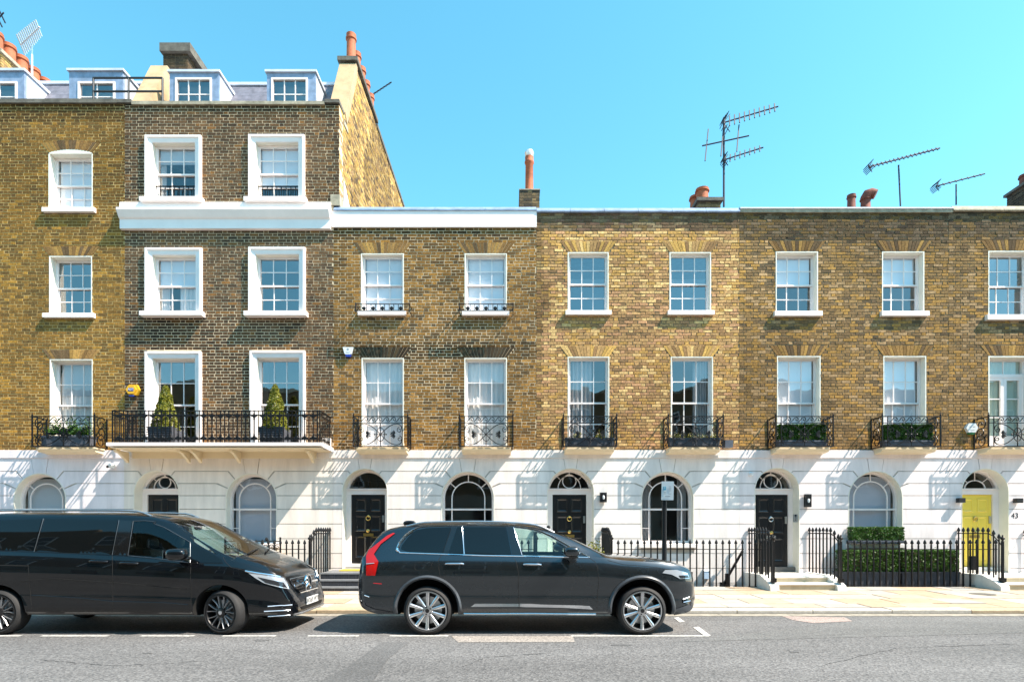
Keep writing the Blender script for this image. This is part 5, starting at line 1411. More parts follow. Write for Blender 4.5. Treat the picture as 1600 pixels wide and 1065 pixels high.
T = thing("alarm_box", "white six sided alarm box with a green base near the yellow door", "alarm", (x, D, z), "alarm boxes")
MB().prism(hexa(x, z, .15, .115), D-.09, D-.004).build("case", M['plastic_white'], T)
MB().prism([(x-.08,z-.116),(x-.05,z-.16),(x+.05,z-.16),(x+.08,z-.116)], D-.085, D-.004).build("lamp", M['alarm_green'], T)
for a, b, c, d in ((-.07,-.01,.02,.035),(.015,.075,.02,.035),(-.06,.06,-.06,-.05)): MB().box(x+a, x+b, D-.092, D-.0902, z+c, z+d).build("print", M['ink_grey'], T)
x, z = FX(180), FZ(728)
T = thing("security_camera", "white dome security camera under the left end of the long balcony", "camera", (x, D, z))
MB().box(x-.02, x+.04, D-.10, D-.03, z-.0, z+.05).build("bracket", M['plastic_white'], T)
MB().lathe([(0,-.06),(.05,-.05),(.08,-.01),(.085,.03),(.06,.06),(0,.07)], (x, D-.13, z-.01), 14).build("dome", M['plastic_white'], T, smooth=True)
MB().lathe([(.03,0),(.035,-.02),(0,-.04)], (x-.06, D-.18, z-.03), 10, 'y').build("lens", M['plastic_black'], T)
x, z = FX(1172), FZ(740.5)
T = thing("wall_sensor", "small white round sensor above the left edge of a black door", "sensor", (x, D, z))
MB().lathe([(0,-.05),(.05,-.03),(.055,.02),(.03,.05),(0,.05)], (x, D-.07, z), 12).build("case", M['plastic_white'], T, smooth=True)
def lantern(label, px, py, w, h, d, body=True, group="wall lamps"):
    x, z = FX(px), FZ(py); w /= 62*2; h /= 62*2
    T = thing("wall_lamp", label, "wall lamp", (x, D, z), group)
    MB().box(x-w*.6, x+w*.6, D-.05, D-.028, z-h*.8, z+h*.8).build("back_plate", M['plastic_black'], T)
    mb = MB()
    if body:
        yb = D-.05; yf = D-.05-d
        for a, b, c, e, p, q in ((x-w, x+w, yf, yb, z+h*.7, z+h), (x-w, x+w, yf, yb, z-h, z-h*.7), (x-w, x-w+.015, yf, yf+.015, z-h*.7, z+h*.7), (x+w-.015, x+w, yf, yf+.015, z-h*.7, z+h*.7), (x-w, x-w+.015, yb-.015, yb, z-h*.7, z+h*.7), (x+w-.015, x+w, yb-.015, yb, z-h*.7, z+h*.7)): mb.box(a, b, c, e, p, q)
        mb.build("lantern_frame", M['plastic_black'], T)
        MB().box(x-w+.012, x+w-.012, yf+.004, yb-.016, z-h*.69, z+h*.69).build("smoked_glass", M['door_black'], T)
        MB().lathe([(.018,-.05),(.03,0),(.025,.035),(0,.05)], (x, yf-.0, z), 10).build("bulb", M['plastic_white'], T, smooth=True)
    else:
        MB().box(x-w, x+w, D-.05-d, D-.0501, z-h, z+h).build("lamp_body", M['plastic_black'], T)
        MB().box(x-w*.8, x+w*.8, D-.045-d, D-.055, z-h-.006, z-h-.0003).build("lamp_glass", M['plastic_white'], T)
lantern("black square lantern between the door and arched window of the pale yellow house", 941.5, 777, 10, 15, .12)
lantern("tall black lantern left of the hedge window box", 1259, 782, 9, 20, .10)
lantern("small black box lamp left of the yellow door", 1496, 781.5, 9.5, 7, .12, False)
lantern("small black box lamp right of the yellow door at the right edge", 1585, 782, 10, 7, .12, False)
x, z = FX(1241.5), FZ(809)
T = thing("intercom", "grey metal intercom beside a black door left of the hedges", "intercom", (x, D, z))
MB().box(x-.055, x+.055, D-.055, D-.031, z-.10, z+.10).build("panel", M['steel'], T)
for k in range(3): MB().lathe([(.011,0),(.011,-.006)], (x, D-.0555, z-.05+.035*k), 8, 'y').build("button", M['ink'], T)
MB().lathe([(.028,0),(.028,-.004)], (x, D-.0555, z+.065), 10, 'y').build("speaker", M['ink'], T)
T = inst("house_number", text_mesh("43", .19, M['ink'], .003), None, (FX(1584), D-.034, FZ(805.5)), rx=R(90)); tag(T, "dark house number on the white wall right of the yellow door", "number")
tag(MB().lathe([(.045,0),(.045,-.02),(.02,-.03)], (FX(857),D-.035,FZ(823)), 10, 'y').build("door_bell", M['plastic_black']), "small black bell push left of the door behind the grey car", "bell")
T = thing("meter_box", "pale blue box low on the wall behind the long spear railing", "box", (FX(1103), D, FZ(900)))
MB().box(FX(1098), FX(1107), D-.13, D-.031, FZ(903), FZ(891)).build("case", mat("pale_blue_plastic", (.45,.60,.78), .5), T)
MB().prism_x([(D-.14,FZ(891)),(D-.031,FZ(888)),(D-.031,FZ(891)+.0)], FX(1097.5), FX(1107.5)).build("hood", M['plastic_white'], T)
tag(MB().box(FX(497)+.0, FX(497)+.02, D-.1, D-.05, 0, .01).build("x", M['iron']), "x") if False else None

# parking sign on its post
Ys = 11.25; xs = PX(1038, Ys)
T = thing("parking_sign", "white parking sign with a blue symbol on a black post by the arched window", "sign", (xs, Ys, pave_z(Ys)))
MB().lathe([(.055,0),(.055,.25),(.046,.27),(.046,PZ(777,Ys)-pave_z(Ys)),(0,PZ(777,Ys)-pave_z(Ys)+.01)], (xs, Ys, pave_z(Ys)), 14).build("post", M['iron'], T, smooth=True)
a, b = PX(1032.5,Ys), PX(1051,Ys); z0, z1 = PZ(781,Ys), PZ(752,Ys)
rot = R(-16)
plate = MB().box(-(b-a)/2, (b-a)/2, -.005, .005, -(z1-z0)/2, (z1-z0)/2).mesh("plate", M['plastic_white'])
pc = Vector(((a+b)/2, Ys-.06, (z0+z1)/2))
inst("plate", plate, T, pc, rz=rot, ry=R(1.5))
def on_plate(name, me, dx, dz):
    q = Matrix.Rotation(rot, 3, 'Z') @ Vector((dx, -.008, dz)); o = inst(name, me, T, pc+q); o.rotation_euler = (R(90), 0, rot); return o
bl = MB().box(-.026, .026, -.034, .034, 0, .002).mesh("blue_panel", M['sign_blue'])
on_plate("blue_panel", bl, -.055, .045)
on_plate("lettering", text_mesh("P", .06, M['plastic_white']), -.055, .045).location.y -= .003
for k, (dx, dz, w) in enumerate(((.045,.075,.04),(.045,.05,.05),(.045,.025,.05),(.045,.0,.04),(-.05,-.03,.035),(-.05,-.055,.03),(.045,-.06,.05),(0,-.105,.10))):
    on_plate("print", MB().box(-w/2, w/2, -.004, .004, 0, .001).mesh("print", M['ink_grey']), dx, dz)

# roof handrail
T = thing("roof_handrail", "black tubular handrail standing on the parapet between the two tall houses", "handrail", (PX(200,15.2), 15.2, FZ(160)))
Yh = 15.15
z0, z1, zm = PZ(162,Yh)-.3, PZ(122,Yh), PZ(143,Yh)
for px in (146, 201, 254): MB().tube([(PX(px,Yh),Yh,z0),(PX(px,Yh),Yh,z1)], .026, 8).build("post", M['iron_grey'], T, smooth=True)
for z in (z1, zm): MB().tube([(PX(146,Yh),Yh,z),(PX(254,Yh),Yh,z)], .026, 8).build("rail", M['iron_grey'], T, smooth=True)

# ================================================================== television aerials
def aerial(label, Y, mast, booms, m, mr=.022):
    """mast = (px, py0, py1); booms = [((px,py),(px,py), n, half-length of elements, tilt)]"""
    T = thing("television_aerial", label, "aerial", (PX(mast[0],Y), Y, PZ(mast[1],Y)), "roof aerials")
    MB().tube([(PX(mast[0],Y),Y,PZ(mast[1],Y)),(PX(mast[0]+(mast[3] if len(mast) > 3 else 0),Y),Y,PZ(mast[2],Y))], mr, 8).build("mast", m, T)
    for (a, b, n, L, tl, refl) in booms:
        A = Vector((PX(a[0],Y), Y, PZ(a[1],Y))); B = Vector((PX(b[0],Y), Y-.25, PZ(b[1],Y)))
        bm = MB().tube([A, B], .02, 6).build("boom", m, T)
        for i in range(n):
            p = A + (B-A)*(i+.3)/n; d = Vector((.18, tl, 1)).normalized()*L*(1-.25*i/n)
            MB().tube([p-d, p+d], .02, 4).build("element", m, bm)
        if refl:
            rs = max(.45, min(1, L*3.2))
            for s in (-1, 1):
                mb = MB()
                for k in range(4): 
                    q = A + (B-A).normalized()*(-.05) + Vector((.06*k*rs, 0, s*(.06+.07*k)*rs)); mb.tube([q-Vector((0,.2,0)), q+Vector((.02,.2,.02))], .011, 4)
                mb.tube([A, A+Vector((.24*rs, 0, s*.32*rs))], .012, 4); mb.build("reflector", m, bm)
aerial("tall mast with three stacked aerials beside red chimney pots", 17.5, (1131,323,190), [((1130,192),(1210,176),11,.26,.5,True),((1097,228),(1165,221),3,.62,.3,False),((1131,250),(1187,239),8,.16,.4,True)], M['alu_dark'], .03)
aerial("long single aerial right of the hooded chimney pot", 17.5, (1407,322,258,-3), [((1357,261),(1459,240),17,.11,.9,True)], M['alu_dark'])
aerial("low aerial farthest to the right", 18.5, (1494,320,288), [((1462,291),(1529,279),8,.07,.9,True)], M['alu_dark'])
aerial("white aerial with many short rods at the top left", 17.0, (50,125,72), [((32,71),(73,54),12,.24,-1.2,False)], M['alu'], .028)
aerial("dark aerial cut off by the top left corner", 18.0, (-14,80,40), [((-30,60),(17,31),7,.25,-1.5,False)], M['alu_dark'])
aerial("small aerial leaning out behind the gable wall", 20.5, (577,170,150), [((579,150),(614,137),7,.06,.5,False)], M['alu_dark'])

# ================================================================== houses across the street, met only in reflections
M['opp_brick'] = mat("opposite_brick", (.17,.115,.06), .9, var=.3, vscale=3)
M['opp_base'] = mat("opposite_stucco", (.30,.27,.22), .9, var=.2, vscale=2)
def opposite(i):
    x0 = -42.4 + 5.3*i; x1 = x0+5.3; y = -3.4; zt = 9.3 + (.5 if i % 3 == 1 else 0)
    T = thing("terraced_house", "brick house across the street seen only reflected in windows and car paint", "house", ((x0+x1)/2, y, .1), "houses across the street")
    MB().box(x0, x1, y-6, y, 3.5, zt).build("wall", M['opp_brick'], T)
    MB().box(x0, x1, y-6, y+.03, -.3, 3.4999).build("stucco_base", M['opp_base'], T)
    MB().box(x0, x1, y-.3, y+.07, zt+.001, zt+.15).build("coping", M['stone'], T)
    for cx in (x0+1.45, x0+3.85):
        for (a, b) in ((3.9, 6.0), (6.9, 8.4)):
            w = MB(); rect_frame(w, cx-.52, cx+.52, a, b, .07, y+.001, y+.05); w.box(cx-.45, cx+.45, y+.002, y+.045, (a+b)/2-.03, (a+b)/2+.03); wo_ = w.build("window", M['white'], T)
            MB().box(cx-.45, cx+.45, y+.003, y+.02, a+.07, b-.07).build("pane", M['door_black'], wo_)
    MB().box(x0+.9, x0+1.8, y+.031, y+.06, .3, 2.4).build("door", M['door_black'], T)
    w = MB().box(x0+3.2, x0+4.5, y+.031, y+.06, 1.2, 2.7).build("window", M['door_black'], T)
for i in range(16): opposite(i)
pv = MB().box(-40, 40, -3.4, -.2, -.3, .08).build("pavement_opposite", M['york'][2]); tag(pv, kind="structure")
r2 = MB().box(-40, 40, -.2, 2.2, -.3, -.004).build("road_near_side", M['asphalt']); tag(r2, kind="structure")
from mathutils.geometry import delaunay_2d_cdt
# ================================================================== cars
def mat_paint(name, base, metal, rough=.32):
    m, nt, p = nodes_of(name); N = nt.nodes; L = nt.links
    p.inputs['Base Color'].default_value = base + (1,); p.inputs['Metallic'].default_value = metal; p.inputs['Roughness'].default_value = rough
    p.inputs['Coat Weight'].default_value = 1.0; p.inputs['Specular IOR Level'].default_value = .15; p.inputs['Coat Roughness'].default_value = .015; p.inputs['Coat IOR'].default_value = 1.55
    tc = N.new("ShaderNodeTexCoord"); n1 = N.new("ShaderNodeTexNoise"); n1.inputs['Scale'].default_value = 2.5; n1.inputs['Detail'].default_value = 5
    L.new(tc.outputs['Object'], n1.inputs['Vector'])
    mr = N.new("ShaderNodeMapRange"); mr.inputs['To Min'].default_value = rough*.8; mr.inputs['To Max'].default_value = rough*1.25
    L.new(n1.outputs['Fac'], mr.inputs['Value']); L.new(mr.outputs[0], p.inputs['Roughness'])
    return m
M['paint_grey'] = mat_paint("dark_grey_metallic_paint", (.050, .060, .070), .92, .27)
M['paint_black'] = mat_paint("black_blue_paint", (.0022, .0028, .0045), .2)
M['arch_trim'] = mat("satin_grey_trim", (.055, .062, .072), .36)
M['tyre'] = mat("tyre_rubber", (.018, .018, .019), .75, bump=.15, bscale=120)
M['alloy'] = mat("silver_alloy", (.62, .63, .65), .24, metal=.9)
M['alloy_dark'] = mat("dark_alloy", (.02, .02, .022), .35, metal=.3)
M['trim_grey'] = mat("thin_grey_trim", (.16,.17,.18), .3, metal=.8)
M['alloy_mid'] = mat("grey_alloy", (.34,.34,.35), .35, metal=.8)
M['chrome'] = mat("chrome", (.82, .84, .88), .10, metal=1.0)
M['car_void'] = mat("wheel_well_black", (.004, .004, .004), .9)
M['car_inside'] = mat("car_interior_grey", (.035, .036, .038), .7)
M['car_seat'] = mat("car_seat_leather", (.03, .03, .032), .5)
M['privacy'] = mat("privacy_glass", (.003, .004, .005), .02, spec=.5)
M['car_glass'] = mat_glass("car_window_glass", (.66, .82, .78), 1.55, 0)
M['screen_glass'] = mat_glass("windscreen_glass", (.74, .86, .82), 1.5, 0)
M['tail_red'] = mat("red_lamp_lens", (.42, .006, .005), .12, coat=.6)
M['lamp_clear'] = mat("clear_lamp_lens", (.60, .66, .74), .12, metal=.6)
M['lamp_dark'] = mat("dark_lamp_lens", (.02, .022, .026), .08, coat=.5)
M['gap'] = mat("panel_gap_black", (.003, .003, .003), .8)
M['gloss_black'] = mat("gloss_black_trim", (.005, .005, .006), .12, coat=.6)

def interp(tab, x):
    if x <= tab[0][0]: return tab[0][1]
    for i in range(len(tab)-1):
        a, b = tab[i], tab[i+1]
        if x <= b[0]:
            t = (x-a[0])/(b[0]-a[0])
            p0 = tab[i-1][1] if i > 0 else a[1]; p3 = tab[i+2][1] if i+2 < len(tab) else b[1]
            dx = b[0]-a[0]
            m0 = (b[1]-p0)/(b[0]-(tab[i-1][0] if i > 0 else a[0]))*dx; m1 = (p3-a[1])/((tab[i+2][0] if i+2 < len(tab) else b[0])-a[0])*dx
            lim = 3*abs(b[1]-a[1]); m0 = max(-lim, min(lim, m0)); m1 = max(-lim, min(lim, m1))
            return (2*t**3-3*t*t+1)*a[1] + (t**3-2*t*t+t)*m0 + (-2*t**3+3*t*t)*b[1] + (t**3-t*t)*m1
    return tab[-1][1]
def boolean(mesh, cutters):
    o = bpy.data.objects.new("tmp", mesh); COL.objects.link(o); tmp = [o]
    for cm in cutters:
        c = bpy.data.objects.new("tmpc", cm); COL.objects.link(c); tmp.append(c)
        md = o.modifiers.new("b", 'BOOLEAN'); md.object = c; md.operation = 'DIFFERENCE'; md.solver = 'EXACT'
        try: md.material_mode = 'TRANSFER'
        except Exception: pass
    dg = bpy.context.evaluated_depsgraph_get(); dg.update()
    me = bpy.data.meshes.new_from_object(o.evaluated_get(dg))
    for t in tmp: bpy.data.objects.remove(t)
    return me
class Car:
    def __init__(s, T, Yc, zt, wid, zb, zbelt, wr, xs, paint, crease=.72, tumble=.95):
        s.T, s.Yc, s.paint = T, Yc, paint
        mb = MB(); rings = []
        for x in xs:
            t = interp(zt, x); w = interp(wid, x); b = interp(zb, x); bl = interp(zbelt, x)
            c = max(0.0, min(1.0, (t-bl-.02)/.36))
            bl2 = min(bl, t-.035-.0*c); bl2 = max(bl2, b+.12)
            wre = wr*c + w*.84*(1-c); wre = min(wre, w*.9)
            zre = (t-.085)*c + (t-.018)*(1-c)
            P = [(0,b), (.80*w,b), (.93*w,b+.02), (.975*w,b+.07), (.988*w,b+.15), (.968*w,b+(bl2-b)*.33), (.978*w,b+(bl2-b)*.48), (1.0*w,b+(bl2-b)*.62), (1.0*w,b+(bl2-b)*.74), (.972*w,b+(bl2-b)*.89), (.938*w,bl2-.012), (.928*w,bl2)]
            q = P[-1]
            for k in (1, 2, 3): f = k/4; P.append((q[0]+(wre-q[0])*f + .012*math.sin(f*math.pi)*c, q[1]+(zre-q[1])*f))
            P += [(wre, zre), (wre-.035-.02*(1-c), zre+(t-zre)*.42), (wre*.86, zre+(t-zre)*.72), (wre*.55, zre+(t-zre)*.93), (0, t)]
            rings.append(P)
        n = len(rings[0])
        for x, P in zip(xs, rings):
            mb.v += [(x, Yc-y, z) for y, z in P] + [(x, Yc+y, z) for y, z in P[-2:0:-1]]
        m = 2*n-2
        for i in range(len(xs)-1):
            for k in range(m): mb.f.append((i*m+k, i*m+(k+1) % m, (i+1)*m+(k+1) % m, (i+1)*m+k))
        mb.f.append(tuple(range(m-1, -1, -1))); mb.f.append(tuple((len(xs)-1)*m+k for k in range(m)))
        me = mb.mesh("body", paint)
        bm = bmesh.new(); bm.from_mesh(me); bmesh.ops.recalc_face_normals(bm, faces=bm.faces); bm.to_mesh(me)
        s.bvh = BVHTree.FromBMesh(bm); bm.free()
        s.shell = me
    def hit(s, px, py):
        d = Vector(((px-800)/F_PX, 1.0, (HORIZON-py)/F_PX)).normalized()
        p, nrm, i, dist = s.bvh.ray_cast(Vector((0, 0, EYE)), d)
        if p is None:
            q = Vector((0, 0, EYE)) + d*(8.9/d.y); p, nrm, i, dist = s.bvh.find_nearest(q)
        if nrm.dot(d) > 0: nrm = -nrm
        return p, nrm
    def ray(s, o, d):
        p, nrm, i, dist = s.bvh.ray_cast(Vector(o), Vector(d))
        if p is None: p, nrm, i, dist = s.bvh.find_nearest(Vector(o))
        return p, nrm
    def path(s, pts, step=5.0, close=False, lift=.004):
        out = []; P = pts + [pts[0]] if close else pts
        for a, b in zip(P, P[1:]):
            n = max(1, int(math.hypot(b[0]-a[0], b[1]-a[1])/step))
            for k in range(n): out.append((a[0]+(b[0]-a[0])*k/n, a[1]+(b[1]-a[1])*k/n))
        if not close: out.append(P[-1])
        return [(lambda h: h[0]+h[1]*lift)(s.hit(*q)) for q in out]
    def mir(s, v): return Vector((v[0], 2*s.Yc-v[1], v[2]))
    def panel(s, name, pts, m, lift=.006, both=True, parent=None, smooth=False, thick=True):
        bd = []
        for a, b in zip(pts, pts[1:]+pts[:1]):
            n = max(1, int(math.hypot(b[0]-a[0], b[1]-a[1])/6.0))
            bd += [(a[0]+(b[0]-a[0])*k/n, a[1]+(b[1]-a[1])*k/n) for k in range(n)]
        nb = len(bd); x0, x1 = min(p[0] for p in bd), max(p[0] for p in bd); y0, y1 = min(p[1] for p in bd), max(p[1] for p in bd)
        def inside(q):
            c = False
            for (ax, ay), (bx, by) in zip(bd, bd[1:]+bd[:1]):
                if (ay > q[1]) != (by > q[1]) and q[0] < (bx-ax)*(q[1]-ay)/(by-ay)+ax: c = not c
            return c and min(math.hypot(q[0]-p[0], q[1]-p[1]) for p in bd) > 2.0
        gr = [(x0+6*i, y0+6*j) for i in range(1, int((x1-x0)/6)+1) for j in range(1, int((y1-y0)/6)+1)]
        V = bd + [q for q in gr if inside(q)]
        vo, eo, fo, *_ = delaunay_2d_cdt([Vector(q) for q in V], [(i, (i+1) % nb) for i in range(nb)], [], 1, 1e-4)
        P = [(lambda h: h[0]+h[1]*lift)(s.hit(q[0], q[1])) for q in vo]; objs = []
        for f in ((0, 1) if both else (0,)):
            Q = [s.mir(p) for p in P] if f else P
            mb = MB(); mb.add(Q, [tuple(t) for t in fo]); 
            pr = parent if parent is not None else s.T
            me = mb.mesh(name, m, off(pr), True, 50)
            sgn = sum(pl.normal.y*pl.area for pl in me.polygons)
            if (sgn > 0) != bool(f): me.flip_normals()
            objs.append(link(bpy.data.objects.new(name, me), pr, off(pr)))
        return objs
    def strip(s, name, pts, r, m, lift=.003, both=True, n=6, parent=None, step=6.0):
        P = s.path(pts, step, False, lift)
        for f in ((0, 1) if both else (0,)):
            MB().tube([s.mir(p) for p in P] if f else P, r, n).build(name, m, parent or s.T, smooth=True)
    def prism_cut(s, pts, m):
        P = s.path(pts, 8.0, True, 0.0); n = len(P)
        mb = MB(); mb.v = [(p.x, p.y-.25, p.z) for p in P] + [(p.x, 2*s.Yc-p.y+.25, p.z) for p in P]
        mb.f = [tuple(range(n)), tuple(range(2*n-1, n-1, -1))] + [(i, i+n, (i+1) % n+n, (i+1) % n) for i in range(n)]
        me = mb.mesh("cut", m); fixn(me); return me
def fixn(me):
    bm = bmesh.new(); bm.from_mesh(me); bmesh.ops.recalc_face_normals(bm, faces=bm.faces); bm.to_mesh(me); bm.free()
def cyl_cut(x, z, r, y0, y1, m):
    me = MB().lathe([(r, y0), (r, y1)], (x, 0, z), 48, 'y').mesh("cut", m); fixn(me); return me
def cavity(poly, Yc, hw, m):
    mb = MB(); n = len(poly)
    mb.v = [(x, Yc-hw(z), z) for x, z in poly] + [(x, Yc+hw(z), z) for x, z in poly]
    mb.f = [tuple(range(n)), tuple(range(2*n-1, n-1, -1))] + [(i, i+n, (i+1) % n+n, (i+1) % n) for i in range(n)]
    me = mb.mesh("cut", m); fixn(me); return me
def wheel_set(T, spots, R_, rim_r, width, style, steer=0.0):
    """tyre lathe with rim, spokes and hub as sub-parts; spots = [(x, y_outer, side, steered)]"""
    w = width
    ty = MB().lathe([(rim_r-.01,.0),(rim_r+.012,-.006),(R_-.045,-.014),(R_-.016,.004),(R_-.003,.03),(R_,.06),(R_,w-.06),(R_-.003,w-.03),(R_-.016,w-.004),(rim_r+.01,w),(rim_r-.01,w)], (0,0,0), 56, 'y', cap=False).mesh("tyre", M['tyre'], smooth=True, angle=50)
    rimm = M['alloy']
    lip = MB().lathe([(rim_r+.002,-.004),(rim_r+.004,-.008),(rim_r-.010,-.010),(rim_r-.016,.004),(rim_r-.022,.05),(rim_r-.03,.14),(0,.142)], (0,0,0), 48, 'y', cap=False).mesh("rim", M['alloy_dark'], smooth=True, angle=40)
    edge = MB().lathe([(rim_r+.003,-.006),(rim_r+.004,-.011),(rim_r-.012,-.0125),(rim_r-.016,-.002)], (0,0,0), 48, 'y', cap=False).mesh("rim_edge", M['alloy'] if style == 'volvo' else M['alloy_dark'], smooth=True)
    disc = MB().lathe([(rim_r*.72,.10),(rim_r*.72,.118),(0,.119)], (0,0,0), 32, 'y', cap=False).mesh("brake_disc", M['steel'])
    def spoke(a0, a1, w0, w1, r0, r1, m):
        mb = MB(); 
        c0 = Vector((math.cos(a0), 0, math.sin(a0))); c1 = Vector((math.cos(a1), 0, math.sin(a1)))
        t0 = Vector((-c0.z, 0, c0.x)); t1 = Vector((-c1.z, 0, c1.x))
        P = []
        for (c, t, ww, rr, y) in ((c0, t0, w0, r0, .012), (c0*.5+c1*.5, (t0+t1)*.5, (w0+w1)/2, (r0+r1)/2, .006), (c1, t1, w1, r1, -.004)):
            q = c*rr
            P.append([q-t*ww+Vector((0,y+.006,0)), q-t*ww*.35+Vector((0,y-.004,0)), q+t*ww*.35+Vector((0,y-.004,0)), q+t*ww+Vector((0,y+.006,0)), q+t*ww*.8+Vector((0,y+.05,0)), q-t*ww*.8+Vector((0,y+.05,0))])
        mb.v = [tuple(p) for ring in P for p in ring]
        for i in range(2):
            for k in range(6): mb.f.append((i*6+k, i*6+(k+1) % 6, (i+1)*6+(k+1) % 6, (i+1)*6+k))
        mb.f += [(5,4,3,2,1,0), (12,13,14,15,16,17)]
        me = mb.mesh("spoke", m); fixn(me); return me
    sp = []
    if style == 'volvo':
        for k in range(10): a = 2*math.pi*k/10+.3; sp.append(spoke(a, a, .017, .025, .055, rim_r-.006, M['alloy']))
    else:
        for k in range(7):
            a = 2*math.pi*k/7+.2
            for s_ in (-1, 1): sp.append(spoke(a+s_*.09, a+s_*.24, .008, .009, .06, rim_r-.004, M['alloy_mid']))
    hub = MB().lathe([(.075,.03),(.072,.006),(.05,.0),(.035,-.006),(.0,-.008)], (0,0,0), 24, 'y', cap=False).mesh("hub", M['alloy'] if style == 'volvo' else M['alloy_dark'], smooth=True)
    nut = MB(); 
    for k in range(5):
        a = 2*math.pi*k/5+.6; nut.lathe([(.012,.0),(.012,-.006),(0,-.007)], (.05*math.cos(a),.004,.05*math.sin(a)), 8, 'y')
    nut_me = nut.mesh("wheel_nuts", M['alloy_dark'])
    cap = MB().lathe([(.03,-.006),(.03,-.011),(.022,-.012),(0,-.012)], (0,0,0), 20, 'y', cap=False).mesh("centre_cap", M['alloy_dark'] if style == 'volvo' else M['chrome'])
    for (x, y, side, st) in spots:
        rz = (0 if side < 0 else math.pi) + (steer if st else 0)
        loc = (x, y, R_)
        wh = inst("wheel", ty, T, loc, rz=rz)
        for nm, me in [("rim", lip), ("rim_edge", edge), ("brake_disc", disc), ("hub", hub), ("wheel_nuts", nut_me), ("centre_cap", cap)] + [("spoke", q) for q in sp]:
            o = bpy.data.objects.new(nm, me); COL.objects.link(o); o.parent = wh; OFF[o.name] = Vector(loc)
def blob(c, r, n=20, m=12, p=2.6):
    mb = MB(); vs = []
    def sg(v, e): return math.copysign(abs(v)**e, v)
    e = 2/p
    for i in range(m+1):
        ph = -math.pi/2 + math.pi*i/m
        for k in range(n):
            th = 2*math.pi*k/n
            vs.append((c[0]+r[0]*sg(math.cos(ph), e)*sg(math.cos(th), e), c[1]+r[1]*sg(math.cos(ph), e)*sg(math.sin(th), e), c[2]+r[2]*sg(math.sin(ph), e)))
    fs = [(i*n+k, i*n+(k+1) % n, (i+1)*n+(k+1) % n, (i+1)*n+k) for i in range(m) for k in range(n)]
    return mb.add(vs, fs)
def seats(car, xs, zs, lean=-.12):
    for x in xs:
        for s in (-1, 1):
            yc = car.Yc + s*.36
            mb = MB().add([(x-.10+lean*0,yc-.25,zs),(x+.06,yc-.25,zs),(x+.06,yc+.25,zs),(x-.10,yc+.25,zs),(x-.12+lean,yc-.20,zs+.58),(x-.02+lean,yc-.20,zs+.58),(x-.02+lean,yc+.20,zs+.58),(x-.12+lean,yc+.20,zs+.58)],
                          [(0,1,5,4),(1,2,6,5),(2,3,7,6),(3,0,4,7),(4,5,6,7),(3,2,1,0)])
            st = mb.build("seat", M['car_seat'], car.T)
            blob((x-.08+lean*1.15, yc, zs+.68), (.05,.12,.085)).build("headrest", M['car_seat'], st, smooth=True)
def steering(car, x, z, yc):
    MB().tube([(x-.05*math.cos(R(a)), yc+.18*math.sin(R(a)), z+.17*math.cos(R(a))) for a in range(0, 360, 15)], .016, 6, closed=True).build("steering_wheel", M['car_seat'], car.T, smooth=True)
def lin(a, b, n): return [a+(b-a)*i/n for i in range(n+1)]

# ---------------------------------------------------------------- grey estate car
def zr(x, y): return (560+x/5.07, 800+y/5.07)
def zf(x, y): return (820+x/5.07, 800+y/5.07)
T = thing("parked_car", "dark grey tall estate car with silver roof rails parked in the bay", "car", (.2, 9.35, 0), "cars parked along the kerb")
Yc = 9.35
xs = lin(-2.23,-2.0,10)[:-1] + lin(-2.0,-1.5,6)[:-1] + lin(-1.5,1.3,26)[:-1] + lin(1.3,2.3,14)[:-1] + lin(2.3,2.72,16)
g = Car(T, Yc,
    zt=[(-2.23,.86),(-2.215,.98),(-2.17,1.12),(-2.06,1.30),(-1.96,1.44),(-1.87,1.515),(-1.5,1.588),(-.6,1.615),(0,1.60),(.40,1.555),(.8,1.42),(1.15,1.25),(1.38,1.135),(1.55,1.115),(1.97,1.085),(2.3,1.04),(2.5,.99),(2.62,.925),(2.68,.82),(2.72,.58)],
    wid=[(-2.23,.77),(-2.18,.845),(-2.09,.90),(-1.9,.925),(-1.2,.94),(0,.945),(1.2,.945),(1.8,.94),(2.2,.905),(2.4,.86),(2.55,.79),(2.65,.70),(2.72,.56)],
    zb=[(-2.23,.42),(-2.14,.34),(-1.9,.27),(-1,.27),(1,.27),(2.0,.27),(2.45,.26),(2.6,.29),(2.72,.36)],
    zbelt=[(-2.23,1.10),(-1.6,1.125),(0,1.118),(1.3,1.10),(1.6,1.06),(2.72,1.0)], wr=.70, xs=xs, paint=M['paint_grey'])
win_f = [zr(1232,122), zf(0,131), zf(60,140), zf(130,161), zf(200,197), zf(275,240), zf(360,295), zf(420,342), zf(240,343), zf(0,342), zr(1300,338)]
cuts = [cavity([(-1.0,.62),(1.15,.62),(1.15,.98),(1.02,1.08),(.74,1.28),(.36,1.44),(0,1.50),(-1.0,1.51)], Yc, lambda z: .83 if z < 1.1 else .83-(z-1.1)/.41*.20, M['car_inside']),
        g.prism_cut(win_f, M['gloss_black'])]
WX = (PX(667.7,8.42), PX(1003.8,8.42)); WR = .345
for x in WX:
    cuts.append(cyl_cut(x, .36, .445, Yc-1.2, Yc-.60, M['car_void'])); cuts.append(cyl_cut(x, .36, .445, Yc+.60, Yc+1.2, M['car_void']))
body = boolean(g.shell, cuts)
body.polygons.foreach_set("use_smooth", [True]*len(body.polygons)); body.set_sharp_from_angle(angle=R(32)); body.transform(Matrix.Translation(-off(T)))
link(bpy.data.objects.new("body", body), T, off(T))
wheel_set(T, [(WX[0], Yc-.93, -1, 0), (WX[1], Yc-.93, -1, 0), (WX[0], Yc+.93, 1, 0), (WX[1], Yc+.93, 1, 0)], WR, .274, .25, 'volvo')
